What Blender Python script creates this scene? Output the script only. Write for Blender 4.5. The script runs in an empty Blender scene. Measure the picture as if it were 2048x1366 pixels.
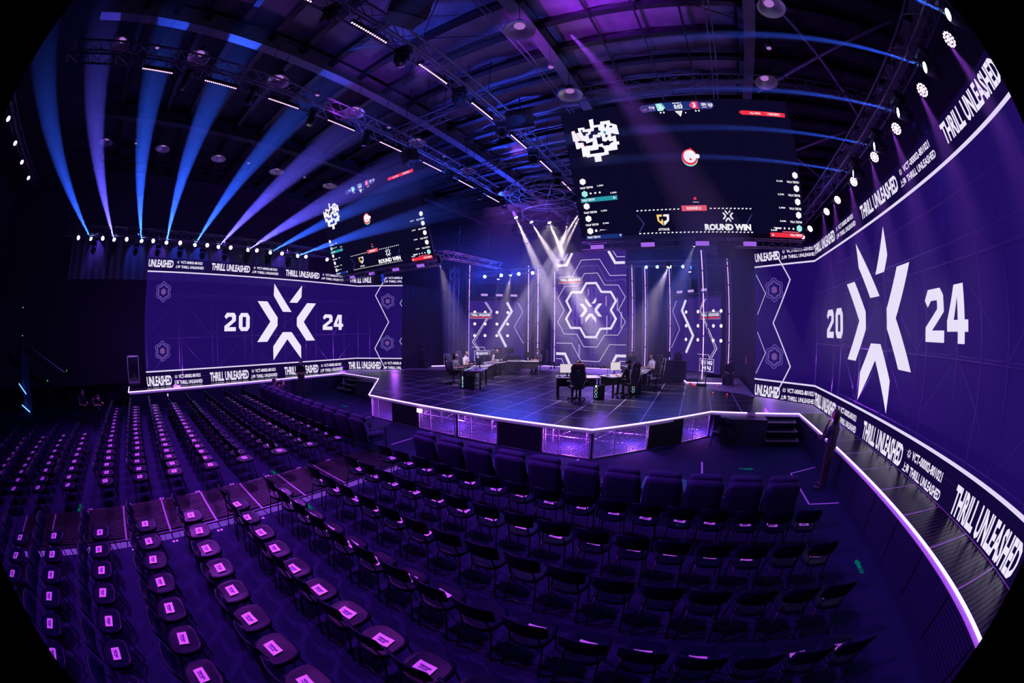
import bpy, bmesh, math, random
from mathutils import Vector, Matrix
random.seed(7)
SC = bpy.context.scene
COL = SC.collection
PI = math.pi

# ---------------------------------------------------------------- camera
EYE = Vector((0.0, 0.0, 3.2))
def set_camera():
    up = Vector((0.0088, -0.0319, 0.9995)).normalized()        # the hall's vertical seen from the lens
    az = math.radians(28.9)
    y = Vector((math.sin(az), math.cos(az), 0)); y -= up * y.dot(up); y.normalize()
    x = y.cross(up)
    rows = (x, y, up)
    right = Vector([r[0] for r in rows]); fwd = Vector([r[1] for r in rows]); upc = Vector([r[2] for r in rows])
    m = Matrix.Identity(4)
    for i in range(3):
        m[i][0] = right[i]; m[i][1] = upc[i]; m[i][2] = -fwd[i]
    m.translation = EYE
    cd = bpy.data.cameras.new('camera')
    cd.type = 'PANO'
    cd.sensor_fit = 'HORIZONTAL'
    cd.sensor_width = 36.0
    cd.sensor_height = 36.0 * 1366 / 2048
    cd.panorama_type = 'FISHEYE_EQUISOLID'
    cd.fisheye_lens = 730 * 36.0 / 2048
    cd.fisheye_fov = 4 * math.asin(1112 / (2 * 730.0))
    cd.clip_end = 300
    cam = bpy.data.objects.new('camera', cd); COL.objects.link(cam)
    cam.matrix_world = m
    SC.camera = cam
set_camera()

# ---------------------------------------------------------------- world, exposure
w = bpy.data.worlds.new('world'); SC.world = w; w.use_nodes = True
w.node_tree.nodes['Background'].inputs[0].default_value = (0.004, 0.002, 0.02, 1)
w.node_tree.nodes['Background'].inputs[1].default_value = 0.15
SC.view_settings.view_transform = 'Standard'
SC.view_settings.look = 'None'
SC.view_settings.gamma = 1
SC.view_settings.exposure = 0.0
SC.view_settings.use_curve_mapping = False
cy = SC.cycles
cy.use_denoising = True
cy.use_adaptive_sampling = True; cy.adaptive_threshold = 0.03; cy.adaptive_min_samples = 16
cy.max_bounces = 6; cy.diffuse_bounces = 2; cy.glossy_bounces = 3; cy.transmission_bounces = 2
cy.volume_bounces = 0; cy.transparent_max_bounces = 12
cy.sample_clamp_indirect = 3.0; cy.sample_clamp_direct = 0.0
cy.caustics_reflective = False; cy.caustics_refractive = False

# ---------------------------------------------------------------- light helpers
PURPLE = (0.36, 0.10, 1.0); VIOLET = (0.60, 0.06, 1.0); BLUE = (0.03, 0.12, 1.0); WARM = (1.0, 0.80, 0.62)
def aim(o, d):
    o.rotation_euler = Vector(d).to_track_quat('-Z', 'Y').to_euler()
def spot(name, loc, d, power, color, ang, blend=0.3, size=0.05, parent=None):
    l = bpy.data.lights.new(name, 'SPOT'); l.energy = power; l.color = color
    l.spot_size = math.radians(ang); l.spot_blend = blend; l.shadow_soft_size = size
    o = bpy.data.objects.new(name, l); COL.objects.link(o); o.location = loc; aim(o, d)
    return o
def area(name, loc, d, power, color, sx, sy=None, spread=180):
    l = bpy.data.lights.new(name, 'AREA'); l.energy = power; l.color = color
    l.shape = 'RECTANGLE'; l.size = sx; l.size_y = sy or sx; l.spread = math.radians(spread)
    o = bpy.data.objects.new(name, l); COL.objects.link(o); o.location = loc; aim(o, d)
    return o
def point(name, loc, power, color, size=0.1):
    l = bpy.data.lights.new(name, 'POINT'); l.energy = power; l.color = color; l.shadow_soft_size = size
    o = bpy.data.objects.new(name, l); COL.objects.link(o); o.location = loc
    return o
AX = -6.6                                                       # the hall's axis of symmetry
BEAM_P = 36000; BEAM_R = 26000
# haze-lit beams of the moving heads along both side trusses
BEAMS = []
def beam(loc, d, power, color, ang, L, label, group, blend=0.35, size=0.022, dens=0.08):
    spot('beam_lamp', loc, d, power, color, ang, blend, size); BEAMS.append((loc, d, ang, L, label, group, dens))
LM = [(-3.6, 114, 20), (-2.1, 105, 20), (-0.4, 99, 20), (1.1, 92, 20), (2.8, 81, 20), (4.2, 81, 14), (6.0, 80, 8), (7.4, 85, 5), (9.2, 87, 1.5)]
def azel(a, e): a = math.radians(a); e = math.radians(e); return (math.sin(a) * math.cos(e), math.cos(a) * math.cos(e), math.sin(e))
WHICH = 'first second third fourth fifth sixth seventh eighth ninth'.split()
for i, (y, a, e) in enumerate(LM):
    beam((-18.5, y, 7.25), azel(a, e), BEAM_P, (0.025, 0.10, 1.0) if i not in (1, 5, 6) else (0.11, 0.09, 1.0), 7 if i < 7 else 5, 13.0, 'blue light beam, %s of nine fanning up from the left wall truss' % WHICH[i], 'blue beams over the left wall')
for i, y in enumerate((0.4, 1.9, 3.35, 4.9, 6.4, 7.95)):
    beam((4.62, y, 7.05), azel(-75, 10), BEAM_R, (0.03, 0.11, 1.0), 2.3, 13, 'thin blue light beam, %s from the near end of the right truss' % WHICH[i], 'blue beams over the right wall', dens=0.16)
RS = ((-7.2, 13.3, -4.0, 12.5), (-6.9, 14.2, -3.0, 14.0), (-6.2, 14.6, -3.2, 13.4), (-5.4, 14.8, -8.5, 17.5), (-4.7, 14.3, -9.0, 16.0), (-4.5, 13.7, -9.0, 14.0))
for i, (x, y, tx, ty) in enumerate(RS):
    beam((x, y, 8.0), (tx - x, ty - y, -6.4), 8000, (1.0, 0.84, 0.78), 9, 7.15 / 6.4 * math.hypot(math.hypot(tx - x, ty - y), 6.4), 'white light beam, %s from the left under the round truss' % WHICH[i], 'white beams under the round truss', 0.5, dens=0.10)
for loc, d, p_, a, L, lab in (((-9.4, 11.0, 5.85), (-1.2, 3.6, -4.4), 700, 22, 4.2, 'warm light beam falling from the corner of the left hanging screen'),
        ((-11.2, 20.0, 6.6), (0.3, -2.2, -5.0), 500, 22, 4.0, 'wide warm light beam above the left side screen'),
        ((-12.1, 20.0, 6.4), (0.1, -1.0, -5.0), 120, 13, 2.6, 'short warm light beam beside the wide one above the left side screen'),
        ((0.1, 19.0, 7.6), (-2.2, -1.6, -5.5), 260, 22, 2.4, 'short warm light beam above the right stage tower'),
        ((-1.4, 19.6, 6.6), (-2.0, -2.6, -5.0), 700, 26, 4.6, 'wide warm light beam between centre screen and right side screen'),
        ((-0.2, 20.0, 6.4), (-0.1, -0.6, -5.0), 120, 13, 2.6, 'short warm light beam above the right side screen')):
    L = (loc[2] - .83) / -d[2] * Vector(d).length
    beam(loc, d, p_ * 1.6, (1.0, 0.75, 0.68), a, L, lab, 'warm beams over the stage', 0.9, dens=0.09)
beam((-2.1, 6.6, 11.0), (3.2, 3.0, -6.5), 2600, (0.36, 0.06, 1.0), 15, 12.2, 'broad violet light beam crossing in front of the right hanging screen', 'violet beams under the roof', 1.0)
for tx, ty, pw in ((-3.6, 12.4, 2600), (-2.2, 15.4, 2400), (-9.3, 13.6, 2400), (-9.2, 16.9, 2600), (-6.4, 16.5, 900)): spot('desk_fill', (-5.75, 13.6, 7.75), (tx + 5.75, ty - 13.6, -6.3), pw, (1.0, 0.82, 0.80), 30, 0.8, 0.05)  # added fill without fixtures, widens the white light over the desks
# purple wash from the batten trusses down on the seats and the stage
for y, tx, ty, pw in ((0.6, -2.6, 0.8, 900), (4.8, -2.2, 3.6, 1100), (-2.0, -7.5, -2.2, 700)): spot('batten_wash', (-8.37, y, 8.95), (tx + 8.37, ty - y, -8.5), pw * 3.0, VIOLET, 78, 0.9, 0.15)
spot('batten_wash', (-8.37, 2.0, 8.95), (-3.0, .3, -8.5), 2300, VIOLET, 85, 0.9, 0.15)
spot('batten_wash', (-4.83, 4.0, 8.95), (3.6, 1.0, -8.5), 330, (0.30, 0.07, 1.0), 85, 0.9, 0.15)
spot('batten_wash', (-4.83, 9.0, 8.95), (-.5, .3, -8.5), 260, (0.34, 0.08, 1.0), 100, 0.9, 0.2)
area('batten_wash', (-6.6, 12.5, 8.4), (0, 0.3, -1), 420, PURPLE, 3.0, 1.5, 160)
# uplight on the roof, right of the near batten truss
spot('roof_wash', (-1.6, 4.4, 8.4), (0.30, 0.42, 1), 1500, (0.40, 0.04, 1.0), 62, 0.9, 0.3)
spot('roof_wash', (-3.7, 5.6, 8.9), (.42, .45, 1), 260, (0.55, 0.05, 1.0), 60, 0.8, 0.1)
spot('roof_wash', (-7.7, 4.2, 8.9), (-.45, .5, 1), 90, (0.45, 0.05, 1.0), 70, 0.8, 0.1)
spot('roof_wash', (-6.6, 4.0, 7.6), (0.1, 0.5, 1), 170, (0.12, 0.07, 1.0), 100, 0.9, 0.3)
# wash pars on the side trusses
for i, y in enumerate((2.3, 3.8, 5.25, 6.6, 8.1, 9.5, 10.6)): beam((4.55, y, 6.8), (-0.14, -0.16, -1.0), 420, (0.42, 0.07, 1.0), 20, 5.2, 'violet haze glow under the %s par from the near end of the right truss' % WHICH[i], 'violet glows under the right truss pars', 1.0, dens=0.07)
for y, pw in ((-2.8, 350), (1.9, 1300), (6.5, 1100)): spot('par_wash', (-18.2, y, 7.15), (0.95, -0.12, -0.8), pw * 2.4, (0.50, 0.06, 1.0), 75, 0.8, 0.06)
# light behind the mesh walls and under the stage
for x, y in ((-9.9, 9.3), (-7.2, 9.4), (-5.4, 9.3), (-3.2, 9.2), (-1.6, 10.0), (0.3, 11.8)): point('understage_light', (x, y, 0.28), 170, (0.45, 0.10, 1.0), 0.08)
for x, y, z in ((6.2, 13.3, 1.2), (3.6, 15.4, 1.5), (-19.2, 13.0, 1.2), (-17.0, 15.6, 1.5), (-19.0, 2.0, 1.0)): point('backstage_light', (x, y, z), 260, (0.42, 0.08, 1.0), 0.2)
for x in (-13.0, -6.6, -0.2): area('backstage_wash', (x, 25.6, 5.0), (0, -1, -0.2), 420, (0.25, 0.10, 1.0), 2.5, 2.5, 160)
for x in (-13.5, -12.2, -10.9, -9.9): spot('blue_lamp', (x, 20.5, 6.75), (0.1, -1, 0.12), 1100, (0.015, 0.06, 1.0), 110, 0.9, 0.1)
for x in (-2.7, -1.3, 0.1): spot('blue_lamp', (x, 20.5, 6.9), (-0.1, -1, -0.3), 500, (0.03, 0.12, 1.0), 100, 0.9, 0.1)

for i in range(10): spot('backdrop_glow', (-18.75, -3.3 + i * 1.32, 7.6), (-.9, 0, -1.0), 50, (0.04, 0.10, 1.0) if i % 3 else (0.2, 0.08, 1.0), 62, 0.35, 0.03)  # added spots without fixtures, for the blue arcs behind the dark heads

# ---------------------------------------------------------------- materials
MATS = {}
def mat(name, col, rough=0.6, metal=0.0, bump=0.0, scale=30.0, var=0.25, spec=0.5, coat=0.0):
    if name in MATS: return MATS[name]
    m = bpy.data.materials.new(name); m.use_nodes = True; nt = m.node_tree; b = nt.nodes['Principled BSDF']
    tc = nt.nodes.new('ShaderNodeTexCoord'); n = nt.nodes.new('ShaderNodeTexNoise'); n.inputs['Scale'].default_value = scale
    n.inputs['Detail'].default_value = 3
    nt.links.new(tc.outputs['Object'], n.inputs['Vector'])
    mx = nt.nodes.new('ShaderNodeMix'); mx.data_type = 'RGBA'
    mx.inputs['A'].default_value = (*[c * (1 - var) for c in col], 1)
    mx.inputs['B'].default_value = (*[min(1, c * (1 + var)) for c in col], 1)
    nt.links.new(n.outputs['Fac'], mx.inputs['Factor']); nt.links.new(mx.outputs['Result'], b.inputs['Base Color'])
    mr = nt.nodes.new('ShaderNodeMapRange'); mr.inputs['To Min'].default_value = max(0.02, rough - 0.08); mr.inputs['To Max'].default_value = min(1, rough + 0.08)
    nt.links.new(n.outputs['Fac'], mr.inputs['Value']); nt.links.new(mr.outputs['Result'], b.inputs['Roughness'])
    b.inputs['Metallic'].default_value = metal; b.inputs['Specular IOR Level'].default_value = spec
    b.inputs['Coat Weight'].default_value = coat
    if bump:
        bp = nt.nodes.new('ShaderNodeBump'); bp.inputs['Strength'].default_value = bump; bp.inputs['Distance'].default_value = 0.01
        nt.links.new(n.outputs['Fac'], bp.inputs['Height']); nt.links.new(bp.outputs['Normal'], b.inputs['Normal'])
    MATS[name] = m; return m
def stripes(name, col, col2, per, axis=0, rough=0.4, metal=0.3):
    """ribbed metal grating: stripes of bars across one axis, object space in metres"""
    if name in MATS: return MATS[name]
    m = mat(name, col, rough, metal); nt = m.node_tree; b = nt.nodes['Principled BSDF']
    tc = nt.nodes.new('ShaderNodeTexCoord'); sp = nt.nodes.new('ShaderNodeSeparateXYZ'); nt.links.new(tc.outputs['Object'], sp.inputs[0])
    mu = nt.nodes.new('ShaderNodeMath'); mu.operation = 'MULTIPLY'; mu.inputs[1].default_value = 1 / per
    nt.links.new(sp.outputs[axis], mu.inputs[0])
    fr = nt.nodes.new('ShaderNodeMath'); fr.operation = 'FRACT'; nt.links.new(mu.outputs[0], fr.inputs[0])
    gt = nt.nodes.new('ShaderNodeMath'); gt.operation = 'GREATER_THAN'; gt.inputs[1].default_value = 0.5; nt.links.new(fr.outputs[0], gt.inputs[0])
    mx = nt.nodes.new('ShaderNodeMix'); mx.data_type = 'RGBA'; mx.inputs['A'].default_value = (*col, 1); mx.inputs['B'].default_value = (*col2, 1)
    nt.links.new(gt.outputs[0], mx.inputs['Factor']); nt.links.new(mx.outputs['Result'], b.inputs['Base Color'])
    bp = nt.nodes.new('ShaderNodeBump'); bp.inputs['Strength'].default_value = 0.6; bp.inputs['Distance'].default_value = 0.01
    nt.links.new(gt.outputs[0], bp.inputs['Height']); nt.links.new(bp.outputs['Normal'], b.inputs['Normal'])
    return m
def emit(name, col, s=1.0, sample=False, var=0.0):
    if name in MATS: return MATS[name]
    m = bpy.data.materials.new(name); m.use_nodes = True; nt = m.node_tree
    for n in list(nt.nodes): nt.nodes.remove(n)
    o = nt.nodes.new('ShaderNodeOutputMaterial'); e = nt.nodes.new('ShaderNodeEmission')
    e.inputs[0].default_value = (*col, 1); e.inputs[1].default_value = s
    nt.links.new(e.outputs[0], o.inputs[0])
    m.cycles.emission_sampling = 'AUTO' if sample else 'NONE'
    MATS[name] = m; return m
def led_mesh(name, col, see=0.45):
    """LED mesh wall: fine pixel lattice that glows and lets part of what stands behind show"""
    if name in MATS: return MATS[name]
    m = emit(name, col, 1.0, True); nt = m.node_tree
    e = [n for n in nt.nodes if n.type == 'EMISSION'][0]; o = [n for n in nt.nodes if n.type == 'OUTPUT_MATERIAL'][0]
    tc = nt.nodes.new('ShaderNodeTexCoord'); no = nt.nodes.new('ShaderNodeTexNoise'); no.inputs['Scale'].default_value = 60
    nt.links.new(tc.outputs['Object'], no.inputs['Vector'])
    mr = nt.nodes.new('ShaderNodeMapRange'); mr.inputs['To Min'].default_value = 0.75; mr.inputs['To Max'].default_value = 1.25
    nt.links.new(no.outputs['Fac'], mr.inputs['Value']); nt.links.new(mr.outputs['Result'], e.inputs[1])
    t = nt.nodes.new('ShaderNodeBsdfTransparent'); t.inputs[0].default_value = (see, see, see, 1)
    a = nt.nodes.new('ShaderNodeAddShader'); nt.links.new(e.outputs[0], a.inputs[0]); nt.links.new(t.outputs[0], a.inputs[1])
    nt.links.new(a.outputs[0], o.inputs[0]); return m

BLACK = mat('black_metal', (0.012, 0.014, 0.032), 0.45, 0.6)
ALU = mat('truss_aluminium', (0.36, 0.34, 0.44), 0.4, 0.35)
DARK = mat('black_plastic', (0.012, 0.014, 0.028), 0.5)
GREY = mat('grey_plastic', (0.12, 0.12, 0.14), 0.5)
STEEL = mat('dark_steel', (0.06, 0.055, 0.08), 0.4, 0.8)
WHITE = emit('screen_white', (0.86, 0.80, 1.0), 1.0, True)
LINE = emit('screen_line', (0.80, 0.70, 1.0), 0.95, True)
DIM = emit('screen_dim_lavender', (0.20, 0.13, 0.50), 1.0)
RED = emit('screen_red', (0.85, 0.03, 0.06), 1.0)
TEAL = emit('screen_teal', (0.02, 0.30, 0.38), 1.0)
NAVY = emit('screen_navy', (0.01, 0.03, 0.18), 1.0)
TUBE = emit('led_tube_light', (0.62, 0.36, 1.0), 2.2, True)
STRIP = emit('led_edge_strip', (0.56, 0.32, 1.0), 3.2, True)

# ---------------------------------------------------------------- object helpers
def tag(o, label=None, cat=None, group=None, kind=None):
    if label:
        n = len(label.split()); assert 2 <= n <= 16, label
        o['label'] = label
    if cat: o['category'] = cat
    if group: o['group'] = group
    if kind: o['kind'] = kind
    return o
def link_mesh(name, me, mats, parent=None, loc=None, rot=None):
    o = bpy.data.objects.new(name, me); COL.objects.link(o)
    if not isinstance(mats, (list, tuple)): mats = [mats]
    if not me.materials:
        for m in mats: me.materials.append(m)
    if parent: o.parent = parent
    if loc is not None: o.location = loc
    if rot is not None: o.rotation_euler = rot
    return o
def empty(name, loc=(0, 0, 0), rot=(0, 0, 0)):
    o = bpy.data.objects.new(name, None); COL.objects.link(o); o.location = loc; o.rotation_euler = rot
    o.empty_display_size = 0.1
    return o
def thing(name, label, cat, loc=(0, 0, 0), rot=(0, 0, 0), group=None):
    return tag(empty(name, loc, rot), label, cat, group)
class MB:
    def __init__(s): s.v = []; s.f = []; s.sm = []
    def add(s, vs, fs, smooth=False):
        b = len(s.v); s.v += [tuple(v) for v in vs]; s.f += [tuple(i + b for i in f) for f in fs]; s.sm += [smooth] * len(fs)
        return s
    def box(s, c, d, m=None):
        x, y, z = [k / 2 for k in d]
        vs = [Vector((a * x, b * y, e * z)) for e in (-1, 1) for b in (-1, 1) for a in (-1, 1)]
        if m is not None: vs = [m @ v for v in vs]
        vs = [v + Vector(c) for v in vs]
        return s.add(vs, [(0, 2, 3, 1), (4, 5, 7, 6), (0, 1, 5, 4), (2, 6, 7, 3), (0, 4, 6, 2), (1, 3, 7, 5)])
    def cham(s, c, d, r, m=None):
        """box with chamfered vertical-plane edges (top and bottom inset)"""
        x, y, z = [k / 2 for k in d]; vs = []
        for zz, ins in ((-z, r), (-z + r, 0), (z - r, 0), (z, r)):
            vs += [Vector((a * (x - ins), b * (y - ins), zz)) for a, b in ((-1, -1), (1, -1), (1, 1), (-1, 1))]
        if m is not None: vs = [m @ v for v in vs]
        fs = [(3, 2, 1, 0), (12, 13, 14, 15)]
        for k in range(3):
            for i in range(4): j = (i + 1) % 4; fs.append((k * 4 + i, k * 4 + j, k * 4 + 4 + j, k * 4 + 4 + i))
        return s.add([v + Vector(c) for v in vs], fs)
    def tube(s, p, q, r, n=6, r2=None, caps=True, smooth=True):
        p = Vector(p); q = Vector(q); d = q - p
        if d.length < 1e-6: return s
        r2 = r if r2 is None else r2
        a = d.orthogonal().normalized(); b = d.normalized().cross(a)
        vs = []
        for P, R in ((p, r), (q, r2)):
            for i in range(n):
                t = 2 * PI * i / n; vs.append(P + a * (math.cos(t) * R) + b * (math.sin(t) * R))
        fs = [(i, (i + 1) % n, n + (i + 1) % n, n + i) for i in range(n)]
        s.add(vs, fs, smooth)
        if caps: s.add([], [])
        if caps:
            b0 = len(s.v) - 2 * n
            s.f.append(tuple(b0 + i for i in reversed(range(n)))); s.f.append(tuple(b0 + n + i for i in range(n))); s.sm += [False, False]
        return s
    def path(s, pts, r, n=6):
        for i in range(len(pts) - 1): s.tube(pts[i], pts[i + 1], r, n)
        return s
    def lathe(s, prof, c=(0, 0, 0), n=16, m=None, smooth=True):
        vs = []
        for r, z in prof:
            for i in range(n):
                t = 2 * PI * i / n; v = Vector((r * math.cos(t), r * math.sin(t), z))
                if m is not None: v = m @ v
                vs.append(v + Vector(c))
        fs = []
        for k in range(len(prof) - 1):
            for i in range(n): j = (i + 1) % n; fs.append((k * n + i, k * n + j, (k + 1) * n + j, (k + 1) * n + i))
        return s.add(vs, fs, smooth)
    def prism(s, poly, z0, z1, m=None):
        n = len(poly); vs = [Vector((x, y, z0)) for x, y in poly] + [Vector((x, y, z1)) for x, y in poly]
        if m is not None: vs = [m @ v for v in vs]
        fs = [tuple(reversed(range(n))), tuple(range(n, 2 * n))] + [(i, (i + 1) % n, n + (i + 1) % n, n + i) for i in range(n)]
        return s.add(vs, fs)
    def mesh(s, name, mt=None):
        me = bpy.data.meshes.new(name); me.from_pydata(s.v, [], s.f); me.update()
        me.polygons.foreach_set('use_smooth', s.sm)
        if mt is not None:
            for k in (mt if isinstance(mt, (list, tuple)) else [mt]): me.materials.append(k)
        return me
    def build(s, name, mt, parent=None, loc=None, rot=None):
        return link_mesh(name, s.mesh(name), mt, parent, loc, rot)
def copy_tree(o, parent=None, loc=None, rot=None, label=None, group=None):
    c = o.copy(); COL.objects.link(c)
    if parent is not None: c.parent = parent
    if loc is not None: c.location = loc
    if rot is not None: c.rotation_euler = rot
    if label: c['label'] = label
    if group: c['group'] = group
    for ch in KIDS.get(o.name) or [x for x in o.children]:
        copy_tree(ch, c)
    return c
KIDS = {}
def ordn(n):
    W = 'first second third fourth fifth sixth seventh eighth ninth tenth eleventh twelfth thirteenth fourteenth fifteenth sixteenth seventeenth eighteenth nineteenth twentieth'.split()
    return W[n - 1] if n <= 20 else str(n) + 'th'

# box truss between two points: four chords, lacing on each side
def truss(name, label, p, q, w=0.3, h=0.3, bay=0.5, r=0.022, mt=None, cat='truss', group=None, up=(0, 0, 1), hang=0):
    p = Vector(p); q = Vector(q); d = (q - p); L = d.length; d.normalize()
    u = Vector(up); s = d.cross(u).normalized(); u = s.cross(d).normalized()
    o = thing(name, label, cat, p, group=group)
    cs = [s * (a * w / 2) + u * (b * h / 2) for a, b in ((-1, -1), (1, -1), (1, 1), (-1, 1))]
    mc = MB()
    for c in cs: mc.tube(c, c + d * L, r, 5)
    mc.build('chord', mt or ALU, o)
    ml = MB(); n = max(1, round(L / bay))
    for i in range(n):
        a = d * (L * i / n); b = d * (L * (i + 1) / n)
        for k in range(4):
            c0, c1 = cs[k], cs[(k + 1) % 4]
            ml.tube(c0 + a, c1 + b, r * 0.5, 3, caps=False) if i % 2 else ml.tube(c1 + a, c0 + b, r * 0.5, 3, caps=False)
            if i % 2 == 0: ml.tube(c0 + a, c1 + a, r * 0.5, 3, caps=False)
    tag(ml.build('lacing', mt or ALU, o), kind='stuff')
    for i in range(hang):
        c = d * (L * (i + .5) / hang); MB().tube(c + Vector((0, 0, h / 2)), (c.x, c.y, 11.38 - p.z), .012, 4).build('chain', STEEL, o)
    return o

# flat drawing on a screen: local frame (origin, u = reading direction, v = up), n = towards the viewer
class Face:
    def __init__(s, o, u, v, parent, off=0.012):
        s.o = Vector(o); s.u = Vector(u).normalized(); s.v = Vector(v).normalized(); s.n = s.u.cross(s.v); s.p = parent; s.off = off
    def P(s, x, y, k=1.0): return s.o + s.u * x + s.v * y + s.n * (s.off * k)
    def poly(s, pts, m, name='lettering', k=1.0):
        b = MB(); n = len(pts)
        a = sum(pts[i][0] * pts[(i + 1) % n][1] - pts[(i + 1) % n][0] * pts[i][1] for i in range(n))
        if a < 0: pts = pts[::-1]
        b.add([s.P(x, y, k) for x, y in pts] , [tuple(range(n))])
        return b.build(name, m, s.p)
    def polys(s, lst, m, name='lettering', k=1.0):
        b = MB()
        for pts in lst:
            n = len(pts); a = sum(pts[i][0] * pts[(i + 1) % n][1] - pts[(i + 1) % n][0] * pts[i][1] for i in range(n))
            if a < 0: pts = pts[::-1]
            b.add([s.P(x, y, k) for x, y in pts], [tuple(range(n))])
        return b.build(name, m, s.p)
    def rect(s, x0, y0, x1, y1, m, name='lettering', k=1.0):
        return s.poly([(x0, y0), (x1, y0), (x1, y1), (x0, y1)], m, name, k)
    def line(s, pts, wd, m, name='line', closed=False, k=1.0):
        n = len(pts); P = [Vector(p) for p in pts]; L = []; R = []
        for i in range(n):
            a = P[i - 1] if (i > 0 or closed) else None; b = P[(i + 1) % n] if (i < n - 1 or closed) else None
            d1 = (P[i] - a).normalized() if a is not None else None; d2 = (b - P[i]).normalized() if b is not None else None
            t = ((d1 or d2) + (d2 or d1)).normalized(); nn = Vector((-t.y, t.x))
            c = max(0.35, nn.dot(Vector((-(d1 or d2).y, (d1 or d2).x)))); off = nn * (wd / 2 / c)
            L.append(P[i] + off); R.append(P[i] - off)
        vs = [s.P(v.x, v.y, k) for v in L + R]; fs = []
        for i in range(n if closed else n - 1): j = (i + 1) % n; fs.append((n + i, n + j, j, i))
        return MB().add(vs, fs).build(name, m, s.p)
    def text(s, body, x0, y0, x1, y1, m, name='lettering', bold=0.0, k=1.0, slant=0.0):
        vs, fs = glyphs(body, bold)
        X = [v[0] for v in vs]; Y = [v[1] for v in vs]; ax, bx, ay, by = min(X), max(X), min(Y), max(Y)
        out = [s.P(x0 + (v[0] - ax) / (bx - ax) * (x1 - x0) + slant * (v[1] - ay) / (by - ay), y0 + (v[1] - ay) / (by - ay) * (y1 - y0), k) for v in vs]
        return MB().add(out, fs).build(name, m, s.p)
_GL = {}
def glyphs(body, bold=0.0):
    key = (body, bold)
    if key in _GL: return _GL[key]
    cu = bpy.data.curves.new('t', 'FONT'); cu.body = body; cu.offset = bold; cu.resolution_u = 2; cu.fill_mode = 'FRONT'
    ob = bpy.data.objects.new('t', cu); COL.objects.link(ob)
    dg = bpy.context.evaluated_depsgraph_get(); me = bpy.data.meshes.new_from_object(ob.evaluated_get(dg))
    vs = [tuple(v.co[:2]) for v in me.vertices]; fs = [tuple(p.vertices) for p in me.polygons]
    # keep faces looking along +n
    if me.polygons and sum(p.normal.z for p in me.polygons) < 0: fs = [tuple(reversed(f)) for f in fs]
    bpy.data.objects.remove(ob); bpy.data.curves.remove(cu); bpy.data.meshes.remove(me)
    _GL[key] = (vs, fs); return _GL[key]

# ================================================================ the hall
def struct(name, bm, m, parent=None):
    o = bm.build(name, m, parent)
    if parent is None: o['kind'] = 'structure'
    return o
CARPET = mat('charcoal_carpet', (0.010, 0.017, 0.058), 0.95, 0, 0.12, 220, 0.35, 0.1)
struct('floor', MB().box((-8, 7, -0.1), (38, 44, 0.2)), CARPET)
WALLM = mat('dark_hall_wall', (0.05, 0.045, 0.09), 0.85, 0, 0.2, 3)
struct('wall_left', MB().box((-27.1, 7, 6), (0.2, 44, 12.4)), WALLM)
struct('wall_right', MB().box((11.1, 7, 6), (0.2, 44, 12.4)), WALLM)
struct('wall_back', MB().box((-8, 29.1, 6), (38.4, 0.2, 12.4)), mat('back_wall', (0.09, 0.08, 0.16), 0.8, 0, 0.3, 2))
struct('wall_front', MB().box((-8, -15.1, 6), (38.4, 0.2, 12.4)), WALLM)
# roof: insulated panels between purlins, rafters along the hall
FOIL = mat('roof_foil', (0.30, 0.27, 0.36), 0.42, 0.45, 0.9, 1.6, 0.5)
ROOF_SHADED = mat('roof_foil_shaded', (0.035, 0.03, 0.055), 0.8, 0.0, 0.5, 1.6, 0.4)  # darker than the foil: shade of the outer bays put into the colour
ceil = struct('ceiling', MB().box((-8, 7, 12.12), (38.4, 44.4, 0.16)), WALLM)
RX = [-20.2, -14.45, -8.7, -2.95, 2.85, 8.6]
pm = None
ys = [-3.3 + 1.22 * k for k in range(25)]
for bi in range(5):
    x0, x1 = RX[bi] + 0.17, RX[bi + 1] - 0.17
    me = None
    for k, y in enumerate(ys[:-1]):
        if me is None:
            b = MB(); W = x1 - x0; n = 10
            vs = []
            for j in range(n + 1):
                zz = 0.035 * math.sin(j * 2.1) + 0.02 * math.sin(j * 5.3)
                vs += [(-W / 2 + W * j / n, -0.58, zz - 0.02), (-W / 2 + W * j / n, 0.58, -zz * 0.6)]
            b.add(vs, [(2 * j, 2 * j + 1, 2 * j + 3, 2 * j + 2) for j in range(n)], True); b.f = [tuple(reversed(f)) for f in b.f]
            me = b.mesh('ceiling_panel', FOIL if bi >= 2 and bi < 4 else ROOF_SHADED)
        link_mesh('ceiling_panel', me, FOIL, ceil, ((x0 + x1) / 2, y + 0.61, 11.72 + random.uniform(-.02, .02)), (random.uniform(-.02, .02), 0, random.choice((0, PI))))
pl = MB().box((0, 0, 0), (29.0, 0.09, 0.24)).box((0, 0, -0.12), (29.0, 0.2, 0.02)).mesh('purlin', STEEL)
for y in ys: link_mesh('purlin', pl, STEEL, ceil, (-5.8, y, 11.5))
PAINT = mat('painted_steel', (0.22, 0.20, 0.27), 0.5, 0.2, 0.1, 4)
BRACE_LIT = mat('brace_violet_lit', (0.45, 0.38, 0.60), 0.5)  # violet light on the rods put into a lighter lavender colour
raf = MB().box((0, 0, 0.2), (0.05, 34, 0.55)).box((0, 0, -0.07), (0.34, 34, 0.04)).box((0, 0, 0.46), (0.34, 34, 0.04)).mesh('rafter', PAINT)
raf.materials.clear(); raf2 = raf.copy(); PAINT_SHADED = mat('painted_steel_shaded', (0.05, 0.045, 0.08), 0.6, 0.1, 0.1, 4)  # darker copy for the left rafters, dims the beam hits by colour
for x in RX: link_mesh('rafter', raf2 if x < -10 else raf, PAINT_SHADED if x < -10 else PAINT, ceil, (x, 12, 11.1))
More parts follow.
